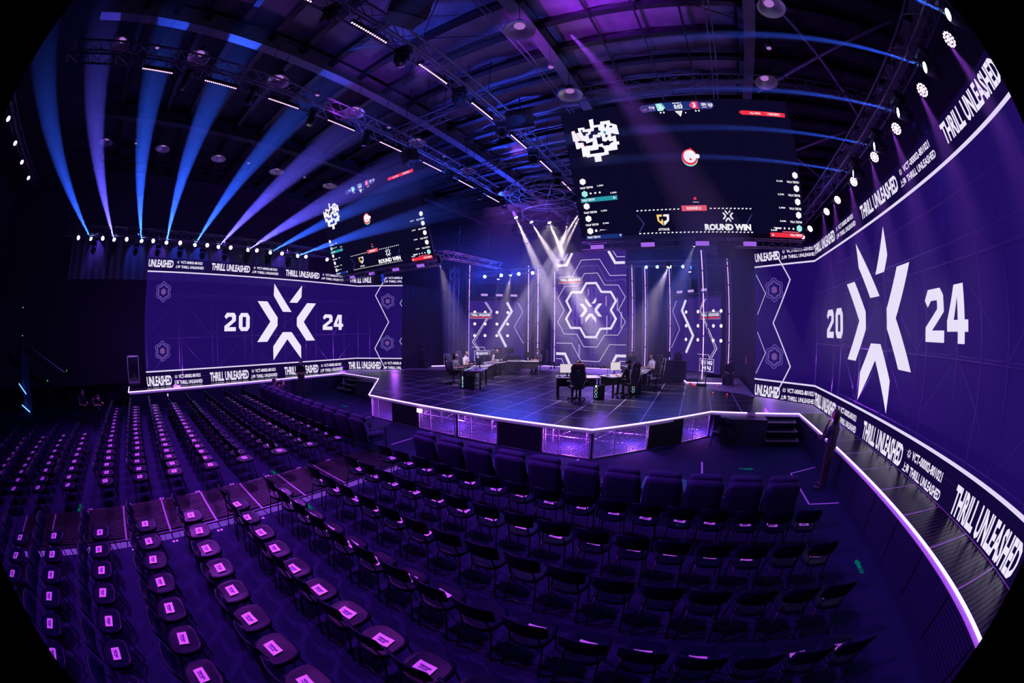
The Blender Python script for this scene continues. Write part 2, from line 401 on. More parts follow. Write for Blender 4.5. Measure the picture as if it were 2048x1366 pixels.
for (a, b_) in (((3.3, 5.8), (7.9, 11.2)), ((3.3, 10.6), (7.6, 5.6)), ((3.4, 13.2), (7.8, 17.5)), ((3.4, 17.4), (7.8, 12.6)), ((-2.6, 4.6), (2.4, 6.9)), ((-8.3, 3.4), (-3.4, 6.6)), ((-3.3, 3.3), (-8.2, 6.9))):
    MB().tube((a[0], a[1], 11.25), (b_[0], b_[1], 11.25), 0.06 if a[0] > 3 else 0.016, 6).build('brace_rod', BRACE_LIT if a[0] > 3 else STEEL, ceil)
for x in (-3.6, -3.45, 1.6, 1.75):                               # conduits running with the rafters
    MB().tube((x, -2, 10.95), (x, 24, 10.95), 0.02, 5).build('conduit', ALU, ceil)
for x in (-1.4, -0.2, 1.0): MB().box((x, 12, 11.33), (0.06, 34, 0.1)).build('seam_bar', STEEL, ceil)

# drapes closing the sides of the stage
DRAPE = mat('black_drape', (0.018, 0.022, 0.06), 0.9, 0, 0.2, 8)
def drape(label, p, q, z0, z1, group=None):
    p = Vector((*p, 0)); q = Vector((*q, 0)); d = q - p; L = d.length; d.normalize(); n = Vector((-d.y, d.x, 0)); N = int(L / 0.12)
    vs = []
    for i in range(N + 1):
        o = n * (0.05 * math.sin(i * 1.57) + 0.02 * math.sin(i * 0.7)); a = p + d * (L * i / N) + o
        vs += [(a.x, a.y, z0), (a.x, a.y, z1)]
    b = MB().add(vs, [(2 * i, 2 * i + 2, 2 * i + 3, 2 * i + 1) for i in range(N)], True)
    return tag(b.build('drape', DRAPE), label, 'drape', group)
drape('black drape beside the left stage tower', (-15.9, 15.25), (-16.4, 20.8), 0.8, 5.9)
drape('black drape beside the right stage tower', (2.75, 14.85), (3.2, 20.8), 0.8, 5.9)
drape('wide black drape behind the left stage towers', (-16.4, 21.0), (-12.2, 24.6), 0.8, 6.6)
drape('black drape between left side screen and centre screen', (-12.2, 24.7), (-9.2, 23.5), 0.8, 7.4)
drape('black drape between centre screen and right side screen', (-4.0, 23.5), (-1.0, 24.7), 0.8, 7.4)
drape('wide black drape behind the right stage towers', (-1.0, 24.6), (3.2, 21.0), 0.8, 6.6)

# ================================================================ stage decks
SZ = 0.8
PIT = 1.03
stage = thing('stage', 'low dark stage of square decks with glowing edge strips', 'stage')
GLOSS = mat('glossy_deck', (0.030, 0.026, 0.060), 0.34, 0.0, 0.05, 3, 0.3, 0.4)
GRATE = stripes('deck_grating', (0.012, 0.01, 0.02), (0.10, 0.09, 0.15), 0.07, 0, 0.3, 0.5)
GRATEY = stripes('deck_grating_y', (0.012, 0.01, 0.02), (0.07, 0.065, 0.11), 0.09, 1, 0.3, 0.5)
BASE = mat('deck_frame', (0.72, 0.66, 0.90), 0.5, 0.1)
def clip(poly, hp):
    for (a, b, c) in hp:                                          # keep a*x+b*y<=c
        out = []
        for i in range(len(poly)):
            p, q = poly[i], poly[(i + 1) % len(poly)]; dp = a * p[0] + b * p[1] - c; dq = a * q[0] + b * q[1] - c
            if dp <= 0: out.append(p)
            if dp * dq < 0: t = dp / (dp - dq); out.append((p[0] + (q[0] - p[0]) * t, p[1] + (q[1] - p[1]) * t))
        poly = out
        if len(poly) < 3: return []
    return poly
def halfplanes(pts):                                              # convex, counter-clockwise
    hp = []
    for i in range(len(pts)):
        p, q = pts[i], pts[(i + 1) % len(pts)]; nx, ny = q[1] - p[1], -(q[0] - p[0]); hp.append((nx, ny, nx * p[0] + ny * p[1]))
    return hp
MAIN = [(-10.57, 8.35), (-2.35, 8.35), (0.72, 11.4), (0.72, 22.9), (-13.9, 22.9), (-13.9, 11.4)]
RW = [(0.72, 11.4), (3.8, 11.4), (4.85, 11.4), (4.85, 12.89), (2.7, 14.6), (2.7, 20.3), (0.72, 20.3)]
RWK = [(3.8, 0.2), (4.85, 0.2), (4.85, 11.4), (3.8, 11.4)]
LW = [(-18.0, 11.4), (-13.9, 11.4), (-13.9, 20.3), (-15.9, 20.3), (-15.9, 15.0), (-18.0, 13.3)]
LWK = [(-18.0, -0.85), (-17.0, -0.85), (-17.0, 11.4), (-18.0, 11.4)]
g = 0.014
npan = 0
for reg, poly in (('m', MAIN), ('r', RW), ('rw', RWK), ('l', LW), ('lw', LWK)):
    xs = [p[0] for p in poly]; yy = [p[1] for p in poly]
    i0 = int((3.8 - max(xs)) // PIT) - 1
    for i in range(i0, int((3.8 - min(xs)) / PIT) + 2):
        bx, ax = 3.8 - i * PIT, 3.8 - (i + 1) * PIT
        for j in range(-12, 14):
            ay, by = 8.35 + j * PIT, 8.35 + (j + 1) * PIT
            c = clip([(ax + g, ay + g), (bx - g, ay + g), (bx - g, by - g), (ax + g, by - g)], halfplanes(poly))
            if not c: continue
            ar = abs(sum(c[k][0] * c[(k + 1) % len(c)][1] - c[(k + 1) % len(c)][0] * c[k][1] for k in range(len(c)))) / 2
            if ar < 0.06: continue
            if reg == 'm' and ay > 19.6: continue
            gr = (reg == 'm' and ((ax > -4.6 and ay < 10.3) or ax > -1.6)) or reg == 'r'
            m = GRATE if gr else (GRATEY if reg in ('rw', 'lw') else GLOSS)
            cx = sum(p[0] for p in c) / len(c); cyy = sum(p[1] for p in c) / len(c)
            b = MB().prism([(x - cx, y - cyy) for x, y in c], -0.03, 0.0)
            b.build('deck_panel', m, stage, (cx, cyy, SZ)); npan += 1
sub = MB()
for poly in (MAIN, RW, RWK, LW, LWK): sub.prism(poly, SZ - 0.10, SZ - 0.002)
sub.build('deck_frame', BASE, stage)
# glowing edge strip
def strip(pts, name='edge_strip', r=0.022, z=SZ + 0.005, parent=None, m=None):
    b = MB()
    for i in range(len(pts) - 1):
        p = Vector((*pts[i], z)); q = Vector((*pts[i + 1], z)); b.tube(p, q, r, 6)
    return b.build(name, m or STRIP, parent or stage)
strip([(3.78, 0.2), (3.78, 11.38)]); strip([(3.78, 11.38), (2.2, 11.38)]); strip([(1.9, 11.38), (0.70, 11.38)])
strip([(0.70, 11.38), (-2.35, 8.33)]); strip([(-2.35, 8.33), (-10.57, 8.33)]); strip([(-10.57, 8.33), (-13.72, 11.48)])
strip([(-13.72, 11.48), (-16.98, 11.48)]); strip([(-16.98, 11.48), (-16.98, -0.87)]); strip([(-16.98, -0.87), (-18.7, -0.87)])
# raised strips under the rear screens
strip([(-15.7, 17.7), (-15.0, 18.6), (-13.9, 17.8)], z=SZ + 0.03, r=0.025)
strip([(-0.9, 20.9), (-0.3, 17.74), (1.96, 17.9), (2.05, 20.9)], z=SZ + 0.03, r=0.025)
strip([(-11.3, 20.6), (-9.4, 21.5), (-3.8, 21.5), (-2.0, 20.9)], z=SZ + 0.1, r=0.02)

# stage front: framed mesh infill and solid black panels
MESHM = mat('galvanised_mesh', (0.85, 0.80, 0.95), 0.5, 0.2)
def fascia(p, q, kind, x=0):
    p = Vector((*p, 0)); q = Vector((*q, 0)); d = q - p; L = d.length; d.normalize()
    a = math.atan2(d.y, d.x)
    if kind == 'b':
        o = MB().box((L / 2, 0, 0.38), (L - 0.02, 0.03, 0.74)).build('front_panel', DARK, stage, p, (0, 0, a)); return
    b = MB(); z = 0.03; k = 0
    while z < 0.76:
        b.box((L / 2, 0, z), (L - 0.03, 0.006, 0.012)); 
        n = int(L / 0.10)
        for i in range(n): b.box((0.05 * (k % 2) + 0.03 + i * 0.10, 0, z + 0.017), (0.012, 0.006, 0.034))
        z += 0.035; k += 1
    tag(b.build('front_mesh', MESHM, stage, p, (0, 0, a)), kind='stuff')
    f = MB().box((0.015, 0.02, 0.38), (0.03, 0.03, 0.76)).box((L - 0.015, 0.02, 0.38), (0.03, 0.03, 0.76)).box((L / 2, 0.02, 0.015), (L, 0.03, 0.03)).box((L * 0.36, -0.015, 0.38), (0.035, 0.02, 0.74))
    f.build('mesh_frame', BASE, stage, p, (0, 0, a))
for x0, x1, k in ((-10.5, -9.33, 'm'), (-9.33, -8.05, 'b'), (-8.05, -6.55, 'm'), (-6.45, -5.06, 'm'), (-5.06, -3.71, 'b'), (-3.71, -2.40, 'm')):
    fascia((x0, 8.37), (x1, 8.37), k)
for a_, b_, k in (((-2.33, 8.42), (-1.12, 9.63), 'm'), ((-1.12, 9.63), (-0.18, 10.51), 'b'), ((-0.18, 10.51), (0.68, 11.36), 'm')):
    fascia(a_, b_, k)
for x, y in ((-10.5, 8.45), (-6.5, 8.45), (-2.36, 8.47), (-9.33, 8.5), (-5.06, 8.5), (0.68, 11.42), (-8.05, 8.5), (-3.7, 8.5)): MB().box((x, y, 0.37), (0.07, 0.07, 0.74)).build('stage_post', BLACK, stage)
sub = MB()                                                        # substructure seen through the mesh
for k in range(8):
    x = -10.0 + k * 1.03
    for y in (9.4, 10.4, 11.4): sub.tube((x, y, 0), (x, y, 0.7), 0.024, 5)
    sub.tube((x, 9.4, 0.1), (x + 0.9, 9.4, 0.6), 0.015, 4).tube((x, 9.4, 0.35), (x, 11.4, 0.35), 0.015, 4)
for y in (9.4, 10.4, 11.4): sub.tube((-10.0, y, 0.2), (y - 11.1, y, 0.2), 0.018, 4).tube((-10.0, y, 0.62), (y - 11.1, y, 0.62), 0.018, 4)
tag(sub.build('substructure', ALU, stage), kind='stuff')
# walkway flanks: slatted grating
SLAT = stripes('flank_slats', (0.005, 0.008, 0.028), (0.016, 0.026, 0.085), 0.05, 2, 0.5, 0.4)
for i in range(11): MB().box((0, 0, 0), (0.03, PIT - 0.03, 0.74)).build('flank_panel', SLAT, stage, (3.83, 0.2 + PIT * (i + 0.5), 0.38))
for i in range(12): MB().box((0, 0, 0), (0.03, PIT - 0.03, 0.74)).build('flank_panel', SLAT, stage, (-17.03, -0.8 + PIT * (i + 0.5), 0.38))
MB().box((-17.5, -0.85, 0.38), (1.0, 0.03, 0.74)).build('flank_panel', SLAT, stage)
MB().box((2.3, 11.43, 0.38), (3.0, 0.03, 0.74)).build('flank_panel', SLAT, stage)
MB().box((-15.3, 11.5, 0.38), (3.0, 0.03, 0.74)).build('flank_panel', SLAT, stage)

# ================================================================ LED walls
PURP = led_mesh('led_wall_purple', (0.0125, 0.0032, 0.105), 0.50)
BAND = led_mesh('led_wall_band', (0.006, 0.0022, 0.040), 0.22)
EMB = [[(-.89, 1.95), (.26, .52), (-.29, .52), (-.89, 1.33)], [(.87, 1.95), (.87, 1.33), (.61, 1.01), (.11, 1.01)],
       [(-1.85, 1.02), (-1.26, 1.02), (-.61, .22), (-.61, -.2), (-1.24, -1.0), (-1.84, -1.0), (-1.05, .01)],
       [(1.85, 1.02), (1.26, 1.02), (.61, .22), (.61, -.2), (1.24, -1.0), (1.82, -1.0), (1.06, .01)],
       [(-.28, -.53), (.28, -.53), (.88, -1.27), (.88, -1.95), (.01, -.9), (-.88, -1.95), (-.88, -1.25)]]
def emblem(F, cx, cy_, s, m, k=1.0):
    for p in EMB: F.poly([(cx + x * s, cy_ + y * s) for x, y in p], m, 'emblem', k)
D2 = [(0, .80), (.2, 1), (.85, 1), (1, .86), (1, .56), (.36, .22), (1, .22), (1, 0), (0, 0), (0, .28), (.66, .62), (.66, .78), (.34, .78), (.15, .66)]
D4 = [[(.52, 0), (.84, 0), (.84, 1), (.52, 1)], [(0, .2), (1, .2), (1, .4), (0, .4)], [(0, .38), (.32, .38), (.62, 1), (.40, 1)]]
def oct_(x0, y0, x1, y1, c): return [(x0 + c, y0), (x1 - c, y0), (x1, y0 + c), (x1, y1 - c), (x1 - c, y1), (x0 + c, y1), (x0, y1 - c), (x0, y0 + c)]
def digit(F, ch, x, y, w_, h, m):
    T = lambda L: [(x + a * w_, y + b * h) for a, b in L]
    if ch == '2': return F.poly(T(D2), m, 'digit')
    if ch == '4': return F.polys([T(p) for p in D4], m, 'digit')
    o = T(oct_(0, 0, 1, 1, .2)); i = T(oct_(.34, .22, .66, .78, .02)); n = 8
    vs = [F.P(a, b) for a, b in o + i]
    return MB().add(vs, [(k, (k + 1) % n, n + (k + 1) % n, n + k) for k in range(n)]).build('digit', m, F.p)
ROS = [(-.29, 1.72), (.37, 1.72), (.71, 1.15), (1.33, 1.13), (1.65, .57), (1.32, 0), (1.65, -.55), (1.33, -1.14), (.65, -1.17), (.34, -1.7), (-.36, -1.7), (-.7, -1.14), (-1.35, -1.13), (-1.67, -.55), (-1.34, 0), (-1.65, .6), (-1.29, 1.17), (-.63, 1.15)]
def scl(L, s, cx, cy_, sy=None): return [(cx + a * s, cy_ + b * (sy or s)) for a, b in L]
PINKD = emit('screen_dusky_pink', (0.16, 0.07, 0.27), 1.0)
def flower(s, lobes=6, r=1, amp=.11, n=48): return [((r + amp * math.cos(lobes * t)) * math.sin(t), (r + amp * math.cos(lobes * t)) * math.cos(t)) for t in [2 * PI * k / n for k in range(n)]]
def rosette(F, x, y):
    F.line(scl(flower(1), .40, x, y), .022, DIM, 'rosette', True); F.line(scl(flower(1), .31, x, y), .022, DIM, 'rosette', True); F.line(scl(flower(1), .27, x, y), .012, DIM, 'rosette', True)
    F.poly(scl(flower(1), .135, x, y), PINKD, 'rosette')
def band_text(F, x, top, part=None):
    """the running band: big words then two small rows"""
    y0, y1 = (5.99, 6.33) if top else (0.83, 1.27)
    if part is None: F.text('THRILL UNLEASHED', x, y0, x + 2.24, y1, WHITE, 'lettering', .035)
    elif part == 'UN': F.text('UNLEASHED', x + .82, y0, x + 2.24, y1, WHITE, 'lettering', .035)
    elif part == 'THR': F.text('THR', x, y0, x + .56, y1, WHITE, 'lettering', .035)
    if part != 'THR': small_text(F, x + 2.36, top)
def small_text(F, x, top):
    y0, y1 = (5.99, 6.33) if top else (0.83, 1.27); h = (y1 - y0)
    emblem(F, x + .14, y1 - h * .2, h * .10, WHITE)
    F.text('VCT-00002-801021', x + .28, y1 - h * .38, x + 1.52, y1, WHITE, 'lettering', .03)
    F.text('\u4e0a\u6d77', x, y0, x + .27, y0 + h * .40, WHITE, 'lettering', .03); F.text('THRILL UNLEASHED', x + .33, y0, x + 1.62, y0 + h * .38, WHITE, 'lettering', .03)
def led_wall(label, o, u, s0, s1, name='led_wall'):
    W = thing(name, label, 'LED screen')
    F = Face(o, u, (0, 0, 1), W)
    n = max(1, round((s1 - s0) / 1.0)); st = (s1 - s0) / n; seam = .006
    for i in range(n):                                            # cabinets, each its own panel with a hairline joint
        a, b_ = s0 + i * st + seam / 2, s0 + (i + 1) * st - seam / 2
        for (z0, z1, m) in ((.80, 1.44, BAND), (1.50, 2.92, PURP), (2.926, 4.35, PURP), (4.356, 5.77, PURP), (5.83, 6.42, BAND)):
            F.poly([(a, z0), (b_, z0), (b_, z1), (a, z1)], m, 'screen_panel', 0)
    F.rect(s0, 1.44, s1, 1.50, LINE, 'border_line'); F.rect(s0, 5.77, s1, 5.83, LINE, 'border_line')
    # frame posts behind
    b = MB()
    return W, F
LWALL, LF = led_wall('tall left LED wall with white 20 emblem 24, along the left walkway', (-18, 0, 0), (0, 1, 0), 0.2, 13.3)
RWALL, RF = led_wall('tall right LED wall with white 20 emblem 24, beside the right walkway', (4.85, 16.57, 0), (0, -1, 0), 3.68, 16.37)
for F in (LF, RF):
    digit(F, '2', 4.71, 3.15, .66, .87, WHITE); digit(F, '0', 5.54, 3.15, .64, .87, WHITE)
    digit(F, '2', 10.82, 3.17, .68, .87, WHITE); digit(F, '4', 11.6, 3.17, .68, .87, WHITE)
    emblem(F, 8.47, 3.6, 1.0, WHITE)
    for top in (0, 1):
        band_text(F, 3.81, top); band_text(F, 8.24, top)
for top in (0, 1):
    band_text(LF, -.61, top, 'UN'); band_text(LF, 12.66, top, 'THR'); band_text(RF, 12.66, top)
rosette(LF, 1.2, 4.92); rosette(LF, 1.2, 2.34)
dR = Vector((2.65 - 4.85, 14.7 - 12.89, 0)).normalized()
LRET, LG = led_wall('slanted end panel of the left LED wall, toward the stage', (-18, 13.3, 0), (-dR.x, dR.y, 0), 0, 2.85)
RRET, RG = led_wall('slanted end panel of the right LED wall, toward the stage', (4.85 + dR.x * 2.85, 12.89 + dR.y * 2.85, 0), (-dR.x, -dR.y, 0), 0, 2.85)
rosette(LG, 1.95, 4.87); rosette(LG, 1.95, 2.38); rosette(RG, .9, 4.87); rosette(RG, .9, 2.38)
zg = [(1.8, 6.3), (1.18, 5.21), (2.04, 3.63), (1.18, 2.06), (1.82, .85)]
LG.line([(x, y) for x, y in zg], .05, LINE, 'zigzag'); RG.line([(2.85 - x, y) for x, y in zg], .05, LINE, 'zigzag')
for L in ([(2.8, 5.5), (2.38, 4.75), (2.8, 3.95)], [(2.8, 3.28), (2.38, 2.49), (2.8, 1.68)]):
    RG.line([(2.85 - x, y) for x, y in L], .025, LINE, 'zigzag')
for z in (4.75, 2.49): LG.line([(2.84, z + .2), (2.72, z), (2.84, z - .2)], .025, LINE, 'zigzag')
for top in (0, 1):
    y0, y1 = (5.99, 6.33) if top else (0.83, 1.27)
    LG.text('ILL UNLEASHED', -.0, y0, 1.56, y1, WHITE, 'lettering', .035); LG.text('VCT-00002-8', 1.95, y1 - (y1 - y0) * .38, 2.80, y1, WHITE, 'lettering', .03); emblem(LG, 1.83, y1 - (y1 - y0) * .2, (y1 - y0) * .1, WHITE); LG.text('\u4e0a\u6d77', 1.68, y0, 1.93, y0 + (y1 - y0) * .4, WHITE, 'lettering', .03); LG.text('THRILL UNL', 1.98, y0, 2.80, y0 + (y1 - y0) * .38, WHITE, 'lettering', .03)
    RG.text('UNLEASHED', .06, y0, 1.28, y1, WHITE, 'lettering', .035); small_text(RG, 1.33, top) 

# ================================================================ hanging screens
SCR = emit('screen_black', (0.0038, 0.0028, 0.021), 1.0, True)
GOLD = emit('screen_gold', (0.95, 0.62, 0.18), 1.0); PINKR = emit('screen_pink_red', (0.85, 0.10, 0.16), 1.0); MINT = emit('screen_mint', (0.35, 0.85, 0.80), 1.0)
PINK = emit('screen_rose', (0.85, 0.05, 0.18), 1.0); PALE = emit('screen_pale', (0.95, 0.93, 1.0), 1.0); DUSK = emit('screen_dusk_blue', (0.04, 0.04, 0.22), 1.0)
MAPO = [(.87, 3.86), (1.01, 3.87), (1.0, 3.65), (1.21, 3.65), (1.22, 3.74), (1.53, 3.74), (1.53, 3.65), (1.62, 3.61), (1.72, 3.56), (1.74, 3.24), (1.63, 3.26), (1.49, 3.31), (1.48, 3.19), (1.62, 3.22), (1.62, 3.01), (1.69, 3.01), (1.69, 2.91), (1.61, 2.91), (1.6, 2.75), (1.3, 2.74), (1.3, 2.63), (1.04, 2.6), (1.04, 2.43), (.82, 2.43), (.82, 2.62), (.58, 2.61), (.57, 2.65), (.45, 2.65), (.46, 2.95), (.42, 2.98), (.41, 2.94), (.29, 2.94), (.28, 3.21), (.23, 3.22), (.23, 3.56), (.34, 3.57), (.35, 3.48), (.47, 3.48), (.46, 3.64), (.68, 3.63), (.68, 3.56), (.87, 3.56)]
MAPH = [[(.54, 3.54), (.6, 3.57), (.6, 3.48), (.77, 3.46), (.76, 3.41), (.69, 3.41), (.67, 3.34), (.6, 3.35)],
        [(.87, 3.46), (.96, 3.46), (.99, 3.57), (1.12, 3.57), (1.12, 3.45), (1.18, 3.44), (1.17, 3.39), (1.08, 3.38), (1.05, 3.32), (.92, 3.34), (.89, 3.28), (.91, 3.25), (.77, 3.21), (.76, 3.35), (.83, 3.37)],
        [(1.0, 3.23), (1.14, 3.22), (1.14, 3.3), (1.18, 3.23), (1.17, 3.09), (1.28, 3.05), (1.36, 3.11), (1.4, 3.04), (1.51, 3.06), (1.51, 3.02), (1.39, 2.96), (1.37, 2.92), (1.17, 2.93), (1.17, 3.01), (1.01, 2.99)],
        [(.38, 3.2), (.5, 3.2), (.64, 3.15), (.65, 3.08), (.87, 3.12), (.83, 2.99), (.55, 3.0), (.56, 3.12), (.39, 3.14)],
        [(.72, 2.86), (.74, 2.82), (.99, 2.83), (1.02, 2.92), (1.12, 2.9), (1.18, 2.82), (1.17, 2.71), (1.04, 2.71), (.7, 2.71)],
        [(1.49, 3.56), (1.58, 3.55), (1.57, 3.5), (1.48, 3.5)], [(1.33, 3.63), (1.41, 3.62), (1.36, 3.51), (1.33, 3.51)],
        [(1.31, 3.34), (1.33, 3.28), (1.39, 3.25), (1.34, 3.19), (1.29, 3.19)]]
TILT = 0.38
def hanging_screen(label, x0):
    W = thing('hanging_screen', label, 'LED screen', (0, 0, 0))
    u = Vector((1, 0, 0)); v = Vector((0, -math.sin(TILT), math.cos(TILT)))
    F = Face((x0, 11.05, 6.20), u, v, W); n = F.n
    m = Matrix((u, v, n)).transposed()
    MB().box(F.o + u * 3.7 + v * 2.1 - n * 0.07, (7.44, 4.22, 0.1), m.to_3x3()).build('screen_body', DARK, W)
    for i in range(8):
        for j in range(4): F.poly([(i * .925 + .004, j * 1.05 + .004), (i * .925 + .921, j * 1.05 + .004), (i * .925 + .921, j * 1.05 + 1.046), (i * .925 + .004, j * 1.05 + 1.046)], SCR, 'screen_panel', 0)
    def T(b, x, y, w_, h, mm=PALE, bold=.04, k=1.6): F.text(b, x, y, x + w_, y + h, mm, 'lettering', bold, k)
    # map
    F.poly(MAPO, PALE, 'map_shape'); F.polys(MAPH, SCR, 'map_void', 1.4)
    F.line([(.33, 3.57), (.6, 2.96)], .012, RED, 'map_line', k=1.8)
    F.poly([(1.26, 3.33), (1.34, 3.33), (1.34, 3.4), (1.26, 3.4)], TEAL, 'map_mark', 1.8)
    # score bar
    F.poly([(2.52, 4.0), (2.62, 3.85), (3.05, 3.88), (3.05, 4.12), (2.62, 4.1)], DUSK, 'score_bar'); F.poly([(4.35, 4.1), (4.35, 3.86), (4.8, 3.86), (4.9, 3.97), (4.82, 4.1)], DUSK, 'score_bar')
    F.poly([(3.22, 4.13), (4.25, 4.13), (4.1, 3.88), (3.42, 3.88)], NAVY, 'score_bar'); F.line([(3.2, 4.14), (3.4, 3.87), (4.12, 3.87), (4.28, 4.14)], .012, DIM, 'score_line', k=1.5)
    F.poly([(3.06, 4.12), (3.27, 4.12), (3.37, 4.0), (3.25, 3.87), (3.09, 3.87)], MINT, 'score_box'); T('3', 3.15, 3.92, .09, .15)
    F.poly([(4.4, 4.12), (4.2, 4.12), (4.1, 4.0), (4.2, 3.88), (4.4, 3.88)], PINK, 'score_box'); T('3', 4.22, 3.92, .09, .16)
    T('ROUND 5', 3.6, 4.07, .27, .045); T('0:03', 3.62, 3.90, .27, .15); T('T10', 2.83, 3.95, .18, .09); T('DIAMOND', 2.83, 3.90, .19, .03, DIM); T('GEN', 4.49, 3.97, .16, .09); T('GOLDEN', 4.5, 3.91, .16, .03)
    F.poly([(4.7, 4.05), (4.86, 4.05), (4.85, 3.96), (4.78, 3.9), (4.7, 3.97)], PALE, 'team_shield'); F.poly([(2.62, 3.95), (2.76, 3.98), (2.76, 3.94), (2.63, 3.92)], PINKR, 'team_mark')
    F.poly([(3.62, 3.83), (3.86, 3.83), (3.77, 3.64)], PALE, 'triangle_badge'); F.line(flower_at(3.745, 3.77, .035), .010, SCR, 'badge_ring', True, 1.6); F.poly([(3.92, 3.76), (3.97, 3.79), (3.96, 3.73)], PALE, 'triangle_badge')
    for x in (3.14, 3.24, 4.25, 4.35): F.poly([(x, 3.81), (x + .03, 3.85), (x + .06, 3.81), (x + .03, 3.77)], PALE, 'round_dot')
    # kill feed
    F.poly([(5.66, 3.76), (5.75, 3.82), (7.25, 3.80), (7.22, 3.66), (5.75, 3.68)], RED, 'kill_bar'); F.poly([(6.55, 3.80), (7.1, 3.79), (7.08, 3.67), (6.6, 3.68)], PINKR, 'kill_bar', 1.4)
    T('VALA TEST05', 6.02, 3.71, .36, .055); T('VALB TEST07', 6.66, 3.71, .36, .055)
    # round badge in the middle: plain disc with a ring
    F.poly(flower_at(3.80, 2.30, .25), MINT, 'disc_icon', 1.0); F.poly(flower_at(3.80, 2.34, .25), RED, 'disc_icon', 1.3); F.poly(flower_at(3.81, 2.36, .20), PALE, 'disc_icon', 1.6)
    F.poly([(3.70, 2.54), (3.86, 2.63), (3.98, 2.52), (3.8, 2.48)], RED, 'disc_icon', 1.2); F.poly(flower_at(4.05, 2.36, .07), PALE, 'disc_icon', 1.7); F.poly([(3.78, 2.24), (3.86, 2.24), (3.84, 2.3), (3.79, 2.31)], RED, 'disc_icon', 1.9)
    # player rows
    for k in range(5):
        y = 1.60 - .407 * k; bar = (1.2, TEAL) if k == 1 else ((1.2, NAVY) if k == 4 else None)
        if bar: F.rect(.14, y - .04, .14 + bar[0], y + .10, bar[1], 'name_bar', 1.2)
        T('VALB TEST%02d' % (6 + k), .17, y, .44, .07)
        if k != 1 and k < 4: T(('1,300', '', '1,300', '3,700')[k], .75, y + .02, .2, .06)
        if k == 1:
            T('1,200', 1.14, y + .16, .2, .06); T('32', 1.2, y, .08, .07)
            for q in range(3): F.poly(flower_at(.5 + q * .15, y + .24, .035, 6), PALE, 'gadget_icon', 1.5)
        if k == 4: F.poly(flower_at(.5, y + .24, .045, 8), PALE, 'gadget_icon', 1.5); F.poly([(.6, y + .19), (.64, y + .27), (.86, y + .24), (.64, y + .24)], PALE, 'gadget_icon', 1.5); T('0', 1.25, y + .02, .06, .06)
        if k == 4: F.rect(6.17, y - .06, 7.36, y + .08, RED, 'name_bar', 1.2); F.rect(6.6, y + .10, 7.2, y + .13, PINKR, 'name_bar', 1.2)
        T('VALA TEST%02d' % (1 + k), 6.89 if k < 4 else 6.87, y - .01, .44, .07)
        T(('0,150', '2,700', '1,900', '3,300', '3,600')[k], 6.53 if k < 4 else 6.19, y if k < 4 else y + .12, .22, .06)
        if k == 4:
            for q in range(3): F.poly(flower_at(6.68 + q * .16, y + .22, .035, 6), PALE, 'gadget_icon', 1.5)
            F.poly([(6.28, y + .24), (6.58, y + .24), (6.55, y + .19), (6.42, y + .2), (6.40, y + .15), (6.36, y + .2)], PALE, 'gadget_icon', 1.5); T('66', 6.22, y - .02, .08, .06)
        for X in (.30, 7.22):                                     # plain hexagon badges, one per player
            F.poly(flower_at(X, y + .24, .11, 6), MINT if (k == 1 and X < 1) or (k == 4 and X > 1) else PALE, 'player_badge', 1.3)
    # round banner
    for yy in (.72, -.0 + .0):
        L = []
        for i in range(29):
            x = 1.88 + i * .1295
            if yy > .5 and 3.25 < x < 4.13: continue
            L.append([(x, yy - .018 + .03), (x + .06, yy - .018 + .03), (x + .075, yy + .018 + .03), (x + .015, yy + .018 + .03)])
        tag(F.polys(L, PALE, 'dash_row'), kind='stuff')
    F.rect(3.32, .68, 4.12, .85, PINKR, 'round_box', 1.3); T('ROUND 5', 3.49, .72, .45, .09)
    F.poly(flower_at(3.78, 1.06, .05, 8), RED, 'gadget_icon'); T('0 Damage', 3.70, .93, .19, .035)
    F.line([(1.88, .62), (2.08, .34), (1.88, .05)], .03, DUSK, 'chevron'); F.line([(5.58, .58), (5.4, .32), (5.5, .05)], .03, DUSK, 'chevron')
    F.poly([(2.50, .60), (2.67, .60), (2.67, .54), (2.57, .53), (2.57, .42), (2.64, .39), (2.64, .45), (2.69, .45), (2.69, .25), (2.52, .40)], GOLD, 'shield_half')
    F.poly([(2.72, .60), (2.90, .60), (2.88, .40), (2.72, .25), (2.71, .38), (2.82, .43), (2.82, .53), (2.71, .54)], PALE, 'shield_half')
    T('ATTACK', 2.51, .10, .37, .075); T('ROUND WIN', 4.0, .08, 1.52, .20, bold=.06); emblem(F, 4.78, .52, .10, PALE, 1.5)
    # rear frame and cables to the roof
    b = MB()
    for i in range(5): b.tube(F.P(.2 + i * 1.75, .1) - n * .2, F.P(.2 + i * 1.75, 4.1) - n * .2, .03, 5)
    for y in (.2, 2.1, 4.0): b.tube(F.P(0, y) - n * .2, F.P(7.4, y) - n * .2, .03, 5)
    tag(b.build('rear_frame', ALU, W), kind='stuff')
    for x in (.6, 3.7, 6.8):
        p = F.P(x, 4.15) - n * .15; MB().tube(p, (p.x, p.y, 11.0), .012, 5).build('hanger', STEEL, W)
    return W, F
def flower_at(x, y, r, n=20): return [(x + r * math.sin(2 * PI * k / n), y + r * math.cos(2 * PI * k / n)) for k in range(n)]
hanging_screen('large hanging game screen on the right, with map and round win banner', -3.53)
hanging_screen('large hanging game screen on the left, partly crossed by blue beams', -17.2)

